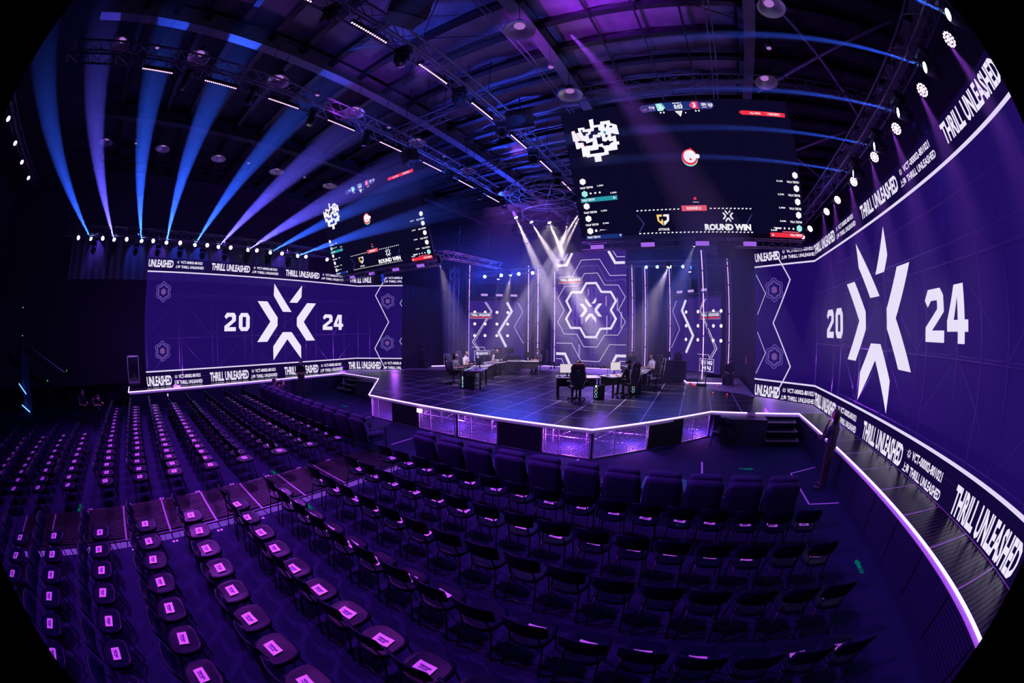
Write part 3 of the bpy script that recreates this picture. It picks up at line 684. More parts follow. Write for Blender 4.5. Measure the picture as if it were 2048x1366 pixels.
# ================================================================ screens at the back of the stage
PURPC = led_mesh('led_centre', (0.030, 0.010, 0.15), 0.60)
CW = thing('centre_screen', 'tall centre screen with flower outline around the white emblem', 'LED screen')
CF = Face((AX, 22.2, 0), (1, 0, 0), (0, 0, 1), CW)
for i in range(5):
    for j in range(7): CF.poly([(-2.38 + i * .952 + .004, 1.0 + j * 1.04 + .004), (-2.38 + (i + 1) * .952 - .004, 1.0 + j * 1.04 + .004), (-2.38 + (i + 1) * .952 - .004, 1.0 + (j + 1) * 1.04 - .004), (-2.38 + i * .952 + .004, 1.0 + (j + 1) * 1.04 - .004)], PURPC, 'screen_panel', 0)
def mir(L): return [(-x, y) for x, y in L]
for f in (lambda L: L, mir):
    CF.line(f([(-2.3, 7.47), (-1.65, 7.47), (-1.23, 8.26)]), .17, WHITE, 'corner_line'); CF.line(f([(-2.3, 7.85), (-1.77, 7.85), (-1.52, 8.25)]), .04, LINE, 'corner_line')
    CF.line(f([(-2.34, 1.68), (-1.72, 1.68), (-1.38, 1.02)]), .17, WHITE, 'corner_line'); CF.line(f([(-2.34, 1.35), (-1.95, 1.35), (-1.8, 1.05)]), .035, LINE, 'corner_line')
CF.line([(-2.31, 6.69), (-1.25, 6.69), (-.61, 7.75), (.62, 7.75), (1.28, 6.67), (2.35, 6.67)], .035, LINE, 'outline')
CF.line([(-2.35, 2.37), (-1.26, 2.37), (-.62, 1.28), (.6, 1.27), (1.25, 2.36), (2.32, 2.36)], .035, LINE, 'outline')
CF.line([(-.7, 7.2), (-.55, 7.35), (.5, 7.35), (1.05, 6.35), (2.2, 6.4), (2.32, 6.2)], .02, DIM, 'outline'); CF.line([(-2.3, 2.9), (-1.1, 2.7), (-.5, 1.75)], .02, DIM, 'outline')
CF.line(scl(ROS, 1.0, 0, 4.5), .14, WHITE, 'flower_outline', True)
CF.line(scl(ROS, .84, 0, 4.5), .02, DIM, 'flower_outline', True)
THIN = [(-.41, 6.86), (.47, 6.86), (.92, 6.08), (1.81, 6.06), (2.26, 5.3), (1.82, 4.5), (2.26, 3.77), (1.79, 2.95), (.92, 2.95), (.44, 2.18), (-.44, 2.18), (-.91, 2.96), (-1.79, 2.97), (-2.25, 3.76), (-1.81, 4.5), (-2.24, 5.3), (-1.78, 6.07), (-.87, 6.08)]
CF.line(THIN, .035, LINE, 'flower_outline', True)
emblem(CF, 0, 4.5, .41, WHITE)
def thrill_label(F, x, y, w_=1.62):
    F.rect(x, y - .02, x + w_, y + .36, SCR, 'label_box', 1.5); F.line([(x, y - .02), (x + w_, y - .02), (x + w_, y + .36), (x, y + .36)], .018, LINE, 'label_border', True, 1.7)
    F.text('THRILL UNLEASHED', x + .06, y + .12, x + w_ - .06, y + .31, WHITE, 'lettering', .05, 2.0); F.rect(x + .05, y + .02, x + w_ - .05, y + .085, RED, 'underline', 2.0)
thrill_label(CF, -2.17, 6.27)
def side_screen(label, P0, P1, mirror):
    W = thing('side_screen', label, 'LED screen')
    d = Vector((P1[0] - P0[0], P1[1] - P0[1], 0)); F = Face((*P0, 0), d, (0, 0, 1), W); wd = d.length
    for i in range(4):
        for j in range(4): F.poly([(i * wd / 4 + .004, .95 + j * 1.06 + .004), ((i + 1) * wd / 4 - .004, .95 + j * 1.06 + .004), ((i + 1) * wd / 4 - .004, .95 + (j + 1) * 1.06 - .004), (i * wd / 4 + .004, .95 + (j + 1) * 1.06 - .004)], PURPC, 'screen_panel', 0)
    f = (lambda L: [(wd - x, y) for x, y in L]) if mirror else (lambda L: L)
    F.line(f([(1.13, 5.12), (1.57, 4.47), (.29, 2.35), (.66, 1.8)]), .045, WHITE, 'zigzag'); F.line(f([(1.24, 5.12), (1.66, 4.48), (.43, 2.35), (.80, 1.8)]), .03, LINE, 'zigzag')
    F.line(f([(2.7, 5.12), (3.03, 4.5), (2.12, 3.02), (2.66, 2.0)]), .17, WHITE, 'zigzag')
    F.line(f([(3.48, 5.1), (3.83, 4.48), (3.22, 3.4), (3.85, 2.3), (3.95, 2.29)]), .03, LINE, 'zigzag')
    F.line(f([(3.95, 4.9), (3.75, 4.5), (3.95, 4.1)]), .02, DIM, 'zigzag'); F.line(f([(3.95, 3.9), (3.55, 3.4), (3.95, 2.8)]), .02, DIM, 'zigzag')
    thrill_label(F, 2.4 if mirror else .12, 4.0, 1.5)
    x = 2.55 if mirror else .55
    F.text('SHANG', x, 1.42, x + .85, 1.66, WHITE, 'lettering', .05); F.text('HAI', x + .1, 1.12, x + .75, 1.36, WHITE, 'lettering', .05)
    F.line([(x - .1, 1.05), (x + .95, 1.05), (x + .95, 1.74), (x - .1, 1.74)], .03, LINE, 'outline', True)
    for q in (0, .45): F.line([(x + q - .3, 1.98), (x + q + .1, 1.98), (x + q + .2, 1.76)], .03, LINE, 'outline')
    return W, F
side_screen('left side screen behind the stage with white zigzags', (-14.78, 20.5), (-11.68, 23.0), False)
side_screen('right side screen behind the stage tower with white zigzags', (-1.52, 23.0), (1.58, 20.5), True)
# round blinders shining through the side screens, frames through the centre one
BLI = emit('blinder_glow', (1.0, 0.72, 0.95), 3.0)
def blinder(p, d, label, group):
    o = thing('blinder_lamp', label, 'lamp', p, Vector(d).to_track_quat('Z', 'Y').to_euler(), group)
    MB().lathe([(0.02, -.1), (.09, -.08), (.12, 0), (.11, .02)], n=12).build('housing', DARK, o); MB().lathe([(0.001, .012), (.10, .01)], n=12).build('lens', BLI, o)
col4 = 'first second third fourth'.split(); row3 = 'top middle bottom'.split()
for (P0, P1, side) in (((-14.78, 20.5), (-11.68, 23.0), 'left'), ((-1.52, 23.0), (1.58, 20.5), 'right')):
    d = Vector((P1[0] - P0[0], P1[1] - P0[1], 0)).normalized(); n = Vector((d.y, -d.x, 0))
    for i, x in enumerate((.45, 1.18, 2.02, 2.79) if side == 'left' else (.98, 1.95, 3.14, 3.7)):
        for j, z in enumerate((4.43, 3.6, 2.78)):
            p = Vector((*P0, 0)) + d * (x + .02) - n * .35; blinder((p.x, p.y, z), n, 'round blinder behind the %s side screen, %s row, %s from left' % (side, row3[j], col4[i]), 'blinders behind the %s side screen' % side)
def truss2(*a, **k): return truss(*a, **k)
for i, x in enumerate((-1.3, 0.0, 1.3)): truss('truss', 'upright truss behind the centre screen, %s of three from the left' % col4[i], (AX + x, 22.9, .8), (AX + x, 22.9, 7.6), .3, .3, .5, .025, up=(0, 1, 0), group='trusses behind the centre screen')
for i, z in enumerate((3.2, 5.3)): truss('truss', ('lower', 'upper')[i] + ' level truss behind the centre screen', (AX - 2.2, 22.9, z), (AX + 2.2, 22.9, z), .3, .3, .5, .025)
k = 0
for x, z, h in ((-.75, 4.0, .8), (.95, 3.6, 1.2), (1.65, 4.9, .9), (.9, 5.1, .7), (1.9, 3.9, 1.1), (-.3, 5.7, .5), (.3, 2.9, .6), (-.9, 1.9, .9)):
    k += 1
    o = thing('batten_lamp', 'upright light batten shining through the centre screen, %s of its kind' % ordn(k), 'lamp', (AX + x, 22.7, z), group='battens behind the centre screen')
    MB().box((0, 0, 0), (.16, .08, h)).build('housing', DARK, o); MB().box((0, -.045, 0), (.10, .01, h - .06)).build('tube', emit('batten_glow', (.62, .40, 1.0), 0.8), o)

# ================================================================ light towers
def tower(x, y, h, n, label, tubes=True, w_=.3):
    o = truss('light_tower', label, (x, y, SZ), (x, y, h), w_, w_, .5, .02, up=(0, 1, 0), cat='light tower')
    MB().box((0, 0, .02), (.5, .5, .04)).build('base_plate', BLACK, o)
    if tubes:
        z = .3; d = (EYE - Vector((x, y, 0))); d.z = 0; d.normalize(); L = (h - SZ - .3) / n
        for i in range(n):
            c = d * (w_ / 2 + .04)
            MB().tube((c.x, c.y, z), (c.x, c.y, z + L - .06), .022, 6).build('light_tube', TUBE, o); z += L
    return o
tower(-15.3, 21.3, 7.9, 4, 'light tower left of the left side screen'); tower(-11.6, 23.4, 7.9, 5, 'light tower right of the left side screen')
tower(-10.2, 22.0, 7.5, 5, 'light tower between left side screen and centre screen'); tower(-9.24, 22.6, 7.2, 6, 'light tower against the left edge of the centre screen')
tower(-3.96, 22.6, 7.4, 6, 'light tower against the right edge of the centre screen'); tower(-3.04, 22.0, 7.2, 5, 'light tower just right of the centre screen')
tower(-1.6, 23.4, 7.4, 5, 'light tower left of the right side screen'); tower(.45, 17.25, 7.05, 6, 'near light tower standing in front of the right side screen', w_=.4)
tower(2.12, 21.3, 7.55, 4, 'light tower right of the right side screen'); tower(-13.65, 17.4, 7.0, 4, 'unlit dark tower in front of the left drape', False, .4)
truss('truss', 'truss across the tops of the two right light towers', (.45, 17.25, 7.2), (2.12, 21.3, 7.7), .3, .3, .5)
truss('truss', 'truss over the left side screen carrying blue lamps', (-15.3, 20.7, 7.0), (-9.2, 20.7, 7.0), .3, .3, .5, hang=2)
truss('truss', 'truss over the right side screen carrying blue lamps', (-4.0, 20.7, 7.07), (2.1, 20.7, 7.07), .3, .3, .5, hang=2)
for i, P in enumerate((((-14.9, 20.4), (-11.6, 23.1)), ((-1.6, 23.1), (1.7, 20.4)))):
    truss('truss', 'low truss along the top of the %s side screen' % ('left', 'right')[i], (*P[0], 5.35), (*P[1], 5.35), .2, .2, .4, .015)

# ================================================================ trusses over the hall
TL = 9.5
truss('truss', 'long near truss over the seats with LED battens and a speaker', (-4.83, -3.0, TL), (-4.83, 13.4, TL), .42, .42, .5, .03, hang=4)
truss('truss', 'long far truss over the seats with LED battens', (-8.37, -5.0, TL), (-8.37, 13.4, TL), .42, .42, .5, .03, hang=4)
truss('truss', 'short cross truss joining the two long trusses, nearer the seats', (-8.2, 6.95, TL), (-5.0, 6.95, TL), .3, .3, .5, .02, hang=4)
truss('truss', 'short cross truss joining the two long trusses, nearer the stage', (-8.2, 10.85, TL), (-5.0, 10.85, TL), .3, .3, .5, .02, hang=4)
truss('truss', 'truss above the left LED wall carrying moving heads', (-18.6, -5.4, 7.58), (-18.6, 15.6, 7.58), .4, .4, .5, .025, hang=4)
truss('truss', 'truss above the right LED wall carrying pars and moving heads', (4.9, -1.5, 7.75), (4.9, 15.5, 7.75), .4, .4, .5, .028, hang=4)
truss('truss', 'long thin roof truss crossing above the right hanging screen', (-3.6, 9.3, 10.7), (8.5, 9.3, 10.7), .35, .35, .6, .02, hang=4)
truss('truss', 'dark truss under the left hanging screen', (-17.2, 11.3, 5.95), (-9.7, 11.3, 5.95), .25, .25, .5, .018)
truss('truss', 'dark truss under the right hanging screen', (-3.6, 11.3, 5.95), (3.9, 11.3, 5.95), .25, .25, .5, .018)
truss('truss', 'truss running back from the left hanging screen', (-9.6, 11.3, 6.3), (-9.9, 16.5, 6.6), .3, .3, .5, .02, hang=2)
for (x, z, tz, y0, y1) in ((4.78, 7.08, 7.55, -1.2, 14.5),):
    o = thing('hanging_pipe', 'long pipe hung below the right wall truss, holding pars and heads', 'pipe')
    MB().tube((x, y0, z), (x, y1, z), .025, 6).build('pipe', STEEL, o)
    for k in range(8): MB().tube((x, y0 + .5 + k * 2.1, z), (x + .05, y0 + .5 + k * 2.1, tz), .015, 5).build('dropper', STEEL, o)
# round truss
rt = thing('round_truss', 'round truss over the stage with a ring of white spotlights', 'truss', (-5.75, 13.5, 8.75))
truss_h = 0
b = MB(); b2 = MB()
for (R, z) in ((1.65, 0), (1.65, .4), (1.25, 0), (1.25, .4), (.7, 0.2), (1.9, .2)):
    for k in range(28): a0, a1 = 2 * PI * k / 28, 2 * PI * (k + 1) / 28; b.tube((R * math.cos(a0), R * math.sin(a0), z), (R * math.cos(a1), R * math.sin(a1), z), .022, 4, caps=False)
for k in range(28):
    a0, a1 = 2 * PI * k / 28, 2 * PI * (k + 1) / 28; c = lambda R, a, z: (R * math.cos(a), R * math.sin(a), z)
    b2.tube(c(1.25, a0, 0), c(1.65, a1, 0), .010, 3, caps=False).tube(c(1.25, a0, .4), c(1.65, a1, .4), .010, 3, caps=False).tube(c(1.65, a0, 0), c(1.65, a1, .4), .010, 3, caps=False)
for k in range(6): a0 = PI * k / 3; b.tube(c(.0, a0, .2), c(1.9, a0, .2), .022, 4)
b3 = MB()
for k in range(28): a0, a1 = 2 * PI * k / 28, 2 * PI * (k + 1) / 28; b3.tube((1.25 * math.cos(a0), .2 + 1.1 * math.sin(a0), -.6), (1.25 * math.cos(a1), .2 + 1.1 * math.sin(a1), -.6), .025, 4, caps=False)
for k in range(4): a0 = PI * k / 2 + .4; b3.tube((1.25 * math.cos(a0), .2 + 1.1 * math.sin(a0), -.6), (1.25 * math.cos(a0), .2 + 1.1 * math.sin(a0), .1), .02, 4)
b3.build('lower_ring', BLACK, rt); b.build('ring_chord', ALU, rt); tag(b2.build('lacing', ALU, rt), kind='stuff')
for k in range(4): a0 = PI * k / 2 + .4; MB().tube(c(1.4, a0, .4), (1.4 * math.cos(a0), 1.4 * math.sin(a0), 2.3), .015, 4).build('hanger', STEEL, rt)

# LED battens
def batten_proto():
    o = thing('led_batten', 'x x', 'LED batten')
    MB().box((0, 0, .05), (.09, 1.04, .09)).build('housing', BLACK, o)
    b = MB()
    for k in range(16): b.lathe([(0.001, -.012), (.018, -.008), (.024, .004)], (0, -.49 + k * .0653, 0), 8)
    tag(b.build('led_lens', emit('batten_led', (1.0, .50, 1.0), 2.6), o), kind='stuff')
    for yy in (-.4, .4): MB().box((0, yy, .16), (.03, .03, .16)).build('clamp', STEEL, o)
    return o
def tree(o): return (o, [tree(c) for c in o.children])
def plant(t, loc=None, rot=None, label=None, group=None, parent=None, scale=None):
    o, ch = t; c = o.copy(); COL.objects.link(c)
    if parent is not None: c.parent = parent
    if loc is not None: c.location = loc
    if rot is not None: c.rotation_euler = rot
    if scale is not None: c.scale = scale
    if label: assert 3 <= len(label.split()) <= 16, label; c['label'] = label
    if group: c['group'] = group
    for k in ch: plant(k, parent=c)
    return c
class Proto:
    """first use hands out the original, later ones copies"""
    def __init__(s, o): s.o = o; s.t = tree(o); s.n = 0
    def put(s, loc, rot, label, group, scale=None):
        s.n += 1
        if s.n > 1: return plant(s.t, loc, rot, label, group, scale=scale)
        if not hasattr(s, 'first'): s.first = (loc, rot, label, group, scale)
        return s.o
    def done(s):
        loc, rot, label, group, scale = s.first; assert 3 <= len(label.split()) <= 16, label
        s.o.location = loc; s.o.rotation_euler = rot; s.o['label'] = label
        if group: s.o['group'] = group
        if scale: s.o.scale = scale
PB = Proto(batten_proto())
for i in range(7): PB.put((-4.83, .72 + 2.09 * i, 9.12), (0, 0, 0), 'lit LED batten under the near long truss, %s from the seats end' % ordn(i + 1), 'battens under the near truss')
for i in range(8): PB.put((-8.37, -1.42 + 2.10 * i, 9.12), (0, 0, 0), 'lit LED batten under the far long truss, %s from the seats end' % ordn(i + 1), 'battens under the far truss')
PB.done()

# moving heads
LENSB = emit('beam_lens', (.55, .75, 1.0), 14.0); LENSD = mat('dark_lens', (.05, .05, .12), .1, 0, 0, 5, .1, 1.0)
def mh_proto(lit):
    o = thing('moving_head', 'x x', 'moving light')
    MB().cham((0, 0, 0), (.34, .26, .12), .02).build('base', DARK, o)
    y = MB()
    for s in (-1, 1): y.box((s * .15, 0, -.20), (.035, .10, .30))
    y.box((0, 0, -.075), (.33, .12, .04)); y.build('yoke', DARK, o)
    b = MB(); b.lathe([(.06, .17), (.10, .14), (.125, .0), (.115, -.14), (.10, -.17)], (0, 0, -.30), 14); b.build('head', DARK, o)
    MB().lathe([(0.001, 0), (.095, 0.001)], (0, 0, -.465), 14).build('lens', LENSB if lit else LENSD, o)
    MB().box((0, 0, .09), (.05, .05, .08)).build('clamp', STEEL, o)
    return o
def aimed_head(t, lit):                                           # a head whose beam leaves at an angle: yoke and head turned on the base
    pass
PH = Proto(mh_proto(False))
def head_beam(loc, d, label, group):
    o = thing('moving_head', label, 'moving light', loc, (0, 0, 0), group)
    dv = Vector(d).normalized(); az = math.atan2(dv.y, dv.x) - PI / 2; tl = math.acos(dv.z)
    MB().cham((0, 0, .34), (.34, .30, .14), .02).build('base', MHLIT, o)
    y = MB(); m = Matrix.Rotation(az, 3, 'Z')
    for s in (-1, 1): y.box(m @ Vector((s * .16, 0, .10)), (.04, .12, .34), m)
    y.box((0, 0, .25), (.36, .14, .04), m); y.build('yoke', MHLIT, o)
    q = dv.to_track_quat('Z', 'Y').to_matrix()
    MB().lathe([(.05, -.20), (.11, -.17), (.13, 0), (.115, .14), (.10, .16)], n=14, m=q).build('head', MHLIT, o)
    MB().lathe([(0.001, .15), (.095, .151)], n=14, m=q).build('lens', LENSB, o)
MHLIT = mat('moving_head_shell', (.10, .10, .16), .4)
for i, (y, a, e) in enumerate(LM): d = azel(a, e); head_beam(Vector((-18.5, y, 7.25)) - Vector(d) * .21, d, 'moving head throwing the %s blue beam from the left wall truss' % WHICH[i], 'lit heads over the left wall')
for i, y in enumerate((0.4, 1.9, 3.35, 4.9, 6.4, 7.95)): d = azel(-75, 10); head_beam(Vector((4.62, y, 7.05)) - Vector(d) * .21, d, 'moving head throwing the %s thin beam from the right wall truss' % WHICH[i], 'lit heads over the right wall')
for i in range(10): PH.put((-18.5, -3.3 + i * 1.32, 7.02), (0, 0, PI / 2), 'dark moving head hanging just above the left LED wall, %s from the seats end' % ordn(i + 1), 'dark heads over the left wall')
for i in range(7): PH.put((-4.83, 1.75 + 2.09 * i, 9.2), (0, 0, .3), 'dark moving head under the near long truss, %s from seats end' % ordn(i + 1), 'dark heads on the near truss')
for i in range(8): PH.put((-8.37, -.4 + 2.10 * i, 9.2), (.0, 0, -.3), 'dark moving head under the far long truss, %s from seats end' % ordn(i + 1), 'dark heads on the far truss')
PH.done()
# pars
PARE = emit('par_led', (1.0, .62, 1.0), 9.0)
def par_proto():
    o = thing('par_can', 'x x', 'par light')
    MB().lathe([(.03, -.16), (.10, -.13), (.125, 0), (.125, .03), (.11, .03)], n=14).build('can', DARK, o)
    MB().lathe([(0.001, .015), (.11, .016)], n=14).build('face', DARK, o)
    b = MB()
    for R, n in ((0, 1), (.042, 6), (.084, 12)):
        for k in range(n): a = 2 * PI * k / n; b.lathe([(0.001, .030), (.012, .027), (.017, .018)], (R * math.cos(a), R * math.sin(a), 0), 6)
    tag(b.build('led_lens', PARE, o), kind='stuff')
    y = MB(); y.box((-.14, 0, -.02), (.015, .04, .2)).box((.14, 0, -.02), (.015, .04, .2)).box((0, 0, -.2), (.3, .04, .015)).build('yoke', STEEL, o)
    return o
PP = Proto(par_proto())
for i, y in enumerate((-4.4, -2.8, -1.3, .3, 1.9, 3.5, 4.9, 6.5, 8.1, 9.7, 11.2)):
    PP.put((-18.45, y, 7.25), Vector((.93, -.1, -.35)).to_track_quat('Z', 'Y').to_euler(), 'lit par light on the left wall truss, %s from the seats end' % ordn(i + 1), 'pars on the left wall truss')
for i, y in enumerate((2.3, 3.8, 5.25, 6.6, 8.1, 9.5, 10.6, 12.6, 13.7)):
    PP.put((4.72, y, 6.9), Vector((-.75, -.5, -.6)).to_track_quat('Z', 'Y').to_euler(), 'lit par light on the right wall truss, %s from the seats end' % ordn(i + 1), 'pars on the right wall truss', (1.15,) * 3)
truss('truss', 'rear truss crossing above the far left seats with four pars', (-18.0, -8.4, 9.55), (-2.0, -8.4, 9.55), .3, .3, .5, .02, hang=3)
for i, x in enumerate((-11.1, -12.9, -14.6, -16.3)): PP.put((x, -8.3, 9.2), Vector((.35, .5, -.75)).to_track_quat('Z', 'Y').to_euler(), 'lit par light on the rear truss at far left, %s from the top' % ordn(i + 1), 'pars on the rear truss')
PP.done()
# white spotlights of the round truss and over the side screens
def spot_can(p, d, label, group, col=(1.0, .85, .75), r=.09, s=12.0):
    o = thing('spotlight', label, 'spotlight', p, Vector(d).to_track_quat('Z', 'Y').to_euler(), group)
    MB().lathe([(.03, -.34), (r * .9, -.32), (r, -.1), (r * 1.15, .0), (r, .01)], n=12).build('can', DARK, o)
    MB().lathe([(0.001, -.008), (r * .9, -.007)], n=12).build('lens', emit('spot_lens_%d' % int(col[0] * 10), col, s), o)
    MB().tube((0, 0, -.2), (0, .25, -.25), .015, 5).build('bracket', STEEL, o)
for i, (x, y, tx, ty) in enumerate(RS): spot_can((x, y, 8.03), (tx - x, ty - y, -6.4), 'white spotlight on the round truss, %s from the left' % ordn(i + 1), 'spotlights on the round truss')
spot_can((-9.4, 11.0, 5.9), (-1.2, 3.6, -4.4), 'warm spotlight at the corner of the left hanging screen', None)
spot_can((-11.2, 20.0, 6.65), (.3, -2.2, -5), 'warm spotlight above the left side screen, the brighter one', None); spot_can((-12.1, 20.0, 6.45), (.1, -1, -5), 'small warm spotlight above the left side screen', None)
spot_can((.1, 19.0, 7.65), (-2.2, -1.6, -5.5), 'warm spotlight above the near right light tower', None); spot_can((-1.4, 19.6, 6.65), (-2, -2.6, -5), 'warm spotlight between centre screen and right side screen', None); spot_can((-.2, 20.0, 6.45), (-.1, -.6, -5), 'small warm spotlight above the right side screen', None)
for i, x in enumerate((-13.5, -12.2, -10.9, -9.9)): spot_can((x, 20.55, 6.8), (EYE - Vector((x, 20.5, 6.8))), 'glaring blue lamp over the left side screen, %s from the left' % ordn(i + 1), 'blue lamps over the left side screen', (.45, .65, 1.0), .11, 20.0)
for i, x in enumerate((-2.75, -2.1, -1.35, -.6)): spot_can((x, 20.55, 6.85), Vector((-.3, -1, -.3)), 'blue lamp over the right side screen, %s from the left' % ordn(i + 1), 'blue lamps over the right side screen', (.35, .62, 1.0), .11, 3.0)
# strobe panels
STRB = emit('strobe_panel_face', (.36, .13, .80), 1.0); STRC = emit('strobe_panel_pale', (.52, .34, .80), 1.0)
def strobe(p, w_, h, label, m=STRB, ang=0, group=None, tilt=.5):
    o = thing('strobe_panel', label, 'strobe light', p, (tilt, 0, ang), group)
    MB().box((0, .05, 0), (w_, .08, h)).build('housing', DARK, o); MB().box((0, .005, 0), (w_ - .03, .01, h - .03)).build('face', m, o); MB().box((0, .06, h / 2 + .05), (w_ * .8, .03, .03)).build('bracket', STEEL, o)
for i, x in enumerate((.47, 2.13, 3.88, 5.44)):
    strobe((-3.53 + x, 11.1, 5.88), .47, .17, 'violet strobe panel under the right hanging screen, %s from the left' % ordn(i + 1), group='strobes under the right hanging screen')
    strobe((-17.2 + x + 1.2, 11.1, 5.88), .47, .17, 'violet strobe panel under the left hanging screen, %s from the left' % ordn(i + 1), group='strobes under the left hanging screen')
for P0, P1, side, xs in (((-14.78, 20.5), (-11.68, 23.0), 'left', (1.08, 2.12, 3.15)), ((-1.52, 23.0), (1.58, 20.5), 'right', (.93, 1.85, 2.9))):
    d = Vector((P1[0] - P0[0], P1[1] - P0[1], 0)).normalized(); n = Vector((d.y, -d.x, 0))
    for i, x in enumerate(xs):
        p = Vector((*P0, 5.6)) + d * x + n * .2; strobe(p, .5, .18, 'pale strobe panel on top of the %s side screen, %s from its left' % (side, ordn(i + 1)), STRC, math.atan2(d.y, d.x), 'strobes over the %s side screen' % side, 0.1)
# speakers
SPK = mat('speaker_grille', (.10, .09, .14), .6, .2, .6, 90)
def speaker(p, d, w_, h, dp, label, curved=True):
    dv = Vector(d).normalized(); o = thing('speaker', label, 'speaker', p, dv.to_track_quat('-Y', 'Z').to_euler())
    n = 6; vs = []
    for i in range(n + 1):
        t = i / n; x = -w_ / 2 + w_ * t; bow = -.08 * math.sin(PI * t)
        vs += [(x, -dp / 2 + bow, -h / 2), (x, -dp / 2 + bow, h / 2)]
    MB().add(vs, [(2 * i, 2 * i + 2, 2 * i + 3, 2 * i + 1) for i in range(n)], True).build('grille', SPK, o)
    MB().prism([(-w_ / 2, -dp / 2), (w_ / 2, -dp / 2), (w_ * .36, dp / 2), (-w_ * .36, dp / 2)], -h / 2, h / 2).build('cabinet', DARK, o)
    b = MB().box((-w_ / 2 - .015, 0, 0), (.02, dp * .8, .05)).box((w_ / 2 + .015, 0, 0), (.02, dp * .8, .05)).box((0, 0, h / 2 + .06), (w_ + .05, .05, .03)); b.tube((0, 0, h / 2), (0, .08, h / 2 + .42), .02, 5); b.build('bracket', STEEL, o)
speaker((-3.9, 7.5, 8.8), (.15, -1, -.5), .75, .52, .45, 'black speaker hung off the near long truss, facing the seats')
speaker((-3.9, 2.9, 9.2), (.8, -.4, -.2), .8, .6, .5, 'black speaker above the near long truss, close to the seats end')
speaker((-7.75, 7.3, 8.65), (-.3, -1, -.4), .5, .4, .4, 'black speaker hung off the far long truss beside a batten')
speaker((1.1, 11.15, 5.65), (0, -1, -.25), .58, .42, .4, 'violet-lit speaker under the right hanging screen'); speaker((-13.4, 11.15, 5.6), (.3, -1, -.25), .58, .42, .4, 'violet-lit speaker under the left hanging screen')
# pendant lamps
SHADE = mat('lamp_shade_metal', (.55, .50, .58), .35, .6, 0, 6, .1); VIOLET_GLOW = emit('ambient_violet_glow', (.62, .25, .9), .6)  # emission stands in for the ambient violet light on the reflectors
def pendant_proto():
    o = thing('pendant_lamp', 'x x', 'pendant lamp')
    MB().lathe([(.10, .20), (.14, .14), (.27, .0), (.285, -.005), (.27, -.01), (.13, .13), (.09, .15)], n=20).build('lamp_shade', SHADE, o)
    MB().lathe([(0.001, .20), (.075, .20), (.08, .32), (.05, .36), (0.001, .37)], n=12).build('cap', DARK, o); MB().lathe([(0.001, .10), (.10, .14)], n=14).build('reflector', VIOLET_GLOW, o); MB().tube((0, 0, .36), (0, 0, 1.12), .008, 4).build('cord', DARK, o)
    return o
PL = Proto(pendant_proto())
for (x, ys_, nm) in ((-8.55, (-3.3, -.4, 2.4, 5.35, 8.3, 11.5, 14.7), 'far long truss'), (-14.4, (-3.4, -.4, 2.4, 5.4, 8.4, 11.4, 14.3), 'left hanging screen'), (-2.75, (5.2, 8.25), 'near rafter'), (3.0, (5.3, 8.3), 'right end rafter')):
    for i, y in enumerate(ys_): PL.put((x, y, 9.90), (0, 0, 0), 'round pendant lamp, line over the %s, %s from seats end' % (nm, ordn(i + 1)), 'pendant lamps over the ' + nm, (1.3, 1.3, 1.1))
PL.done()
def bell_proto():
    o = thing('downlight', 'x x', 'ceiling light'); MB().lathe([(0.001, .16), (.05, .16), (.075, .1), (.08, 0), (.07, 0)], n=12).build('can', SHADE, o); MB().lathe([(0.001, .01), (.07, .011)], n=12).build('lens', VIOLET_GLOW, o); MB().tube((0, 0, .16), (0, 0, 1.1), .006, 4).build('cord', DARK, o)
    return o
PD = Proto(bell_proto())
for (x, ys_, nm) in ((-8.55, (-1.9, 3.85, 6.9, 9.9), 'far long truss'), (-14.35, (-1.8, 3.9, 6.9), 'left hanging screen'), (-2.75, (6.9,), 'near rafter'), (3.0, (6.85,), 'right end rafter')):
    for i, y in enumerate(ys_): PD.put((x, y, 9.95), (0, 0, 0), 'small can light, line over the %s, %s from seats end' % (nm, ordn(i + 1)), 'can lights over the ' + nm)
PD.done()
# scaffolding behind the mesh walls
SCF = mat('scaffold_pipe', (.30, .26, .36), .4, .6)
def scaffold(label, x, y0, y1, dx):
    o = thing('scaffold', label, 'scaffold'); n = max(1, round((y1 - y0) / 2.1)); st = (y1 - y0) / n
    for i in range(n + 1):
        for q in (0, 1): MB().tube((x + dx * q, y0 + i * st, 0), (x + dx * q, y0 + i * st, 6.3), .025, 5).build('standard', SCF, o)
    for z in (.9, 2.9, 4.9, 6.2):
        for q in (0, 1): MB().tube((x + dx * q, y0, z), (x + dx * q, y1, z), .022, 5).build('ledger', SCF, o)
    b = MB()
    for i in range(n):
        for z in (.9, 2.9): a = (i % 2) * st; b.tube((x + dx, y0 + i * st + a, z), (x + dx, y0 + (i + 1) * st - a, z + 2), .018, 4)
        for z in (2.9, 4.9): b.tube((x, y0 + i * st, z), (x + dx, y0 + i * st, z), .018, 4)
    tag(b.build('brace', SCF, o), kind='stuff')
scaffold('scaffold holding up the right LED wall', 5.6, .3, 15.0, 1.3); scaffold('scaffold holding up the left LED wall', -18.8, .3, 15.0, -1.3)

bd = drape('backdrop strip added to catch blue glow behind the heads over the left LED wall', (-19.5, -5.0), (-19.5, 10.5), 5.6, 7.7); bd.data.materials[0] = mat('glow_catcher_cloth', (.16, .15, .24), .9, 0, .2, 8)  # pale strip added so the blue glow shows behind the heads

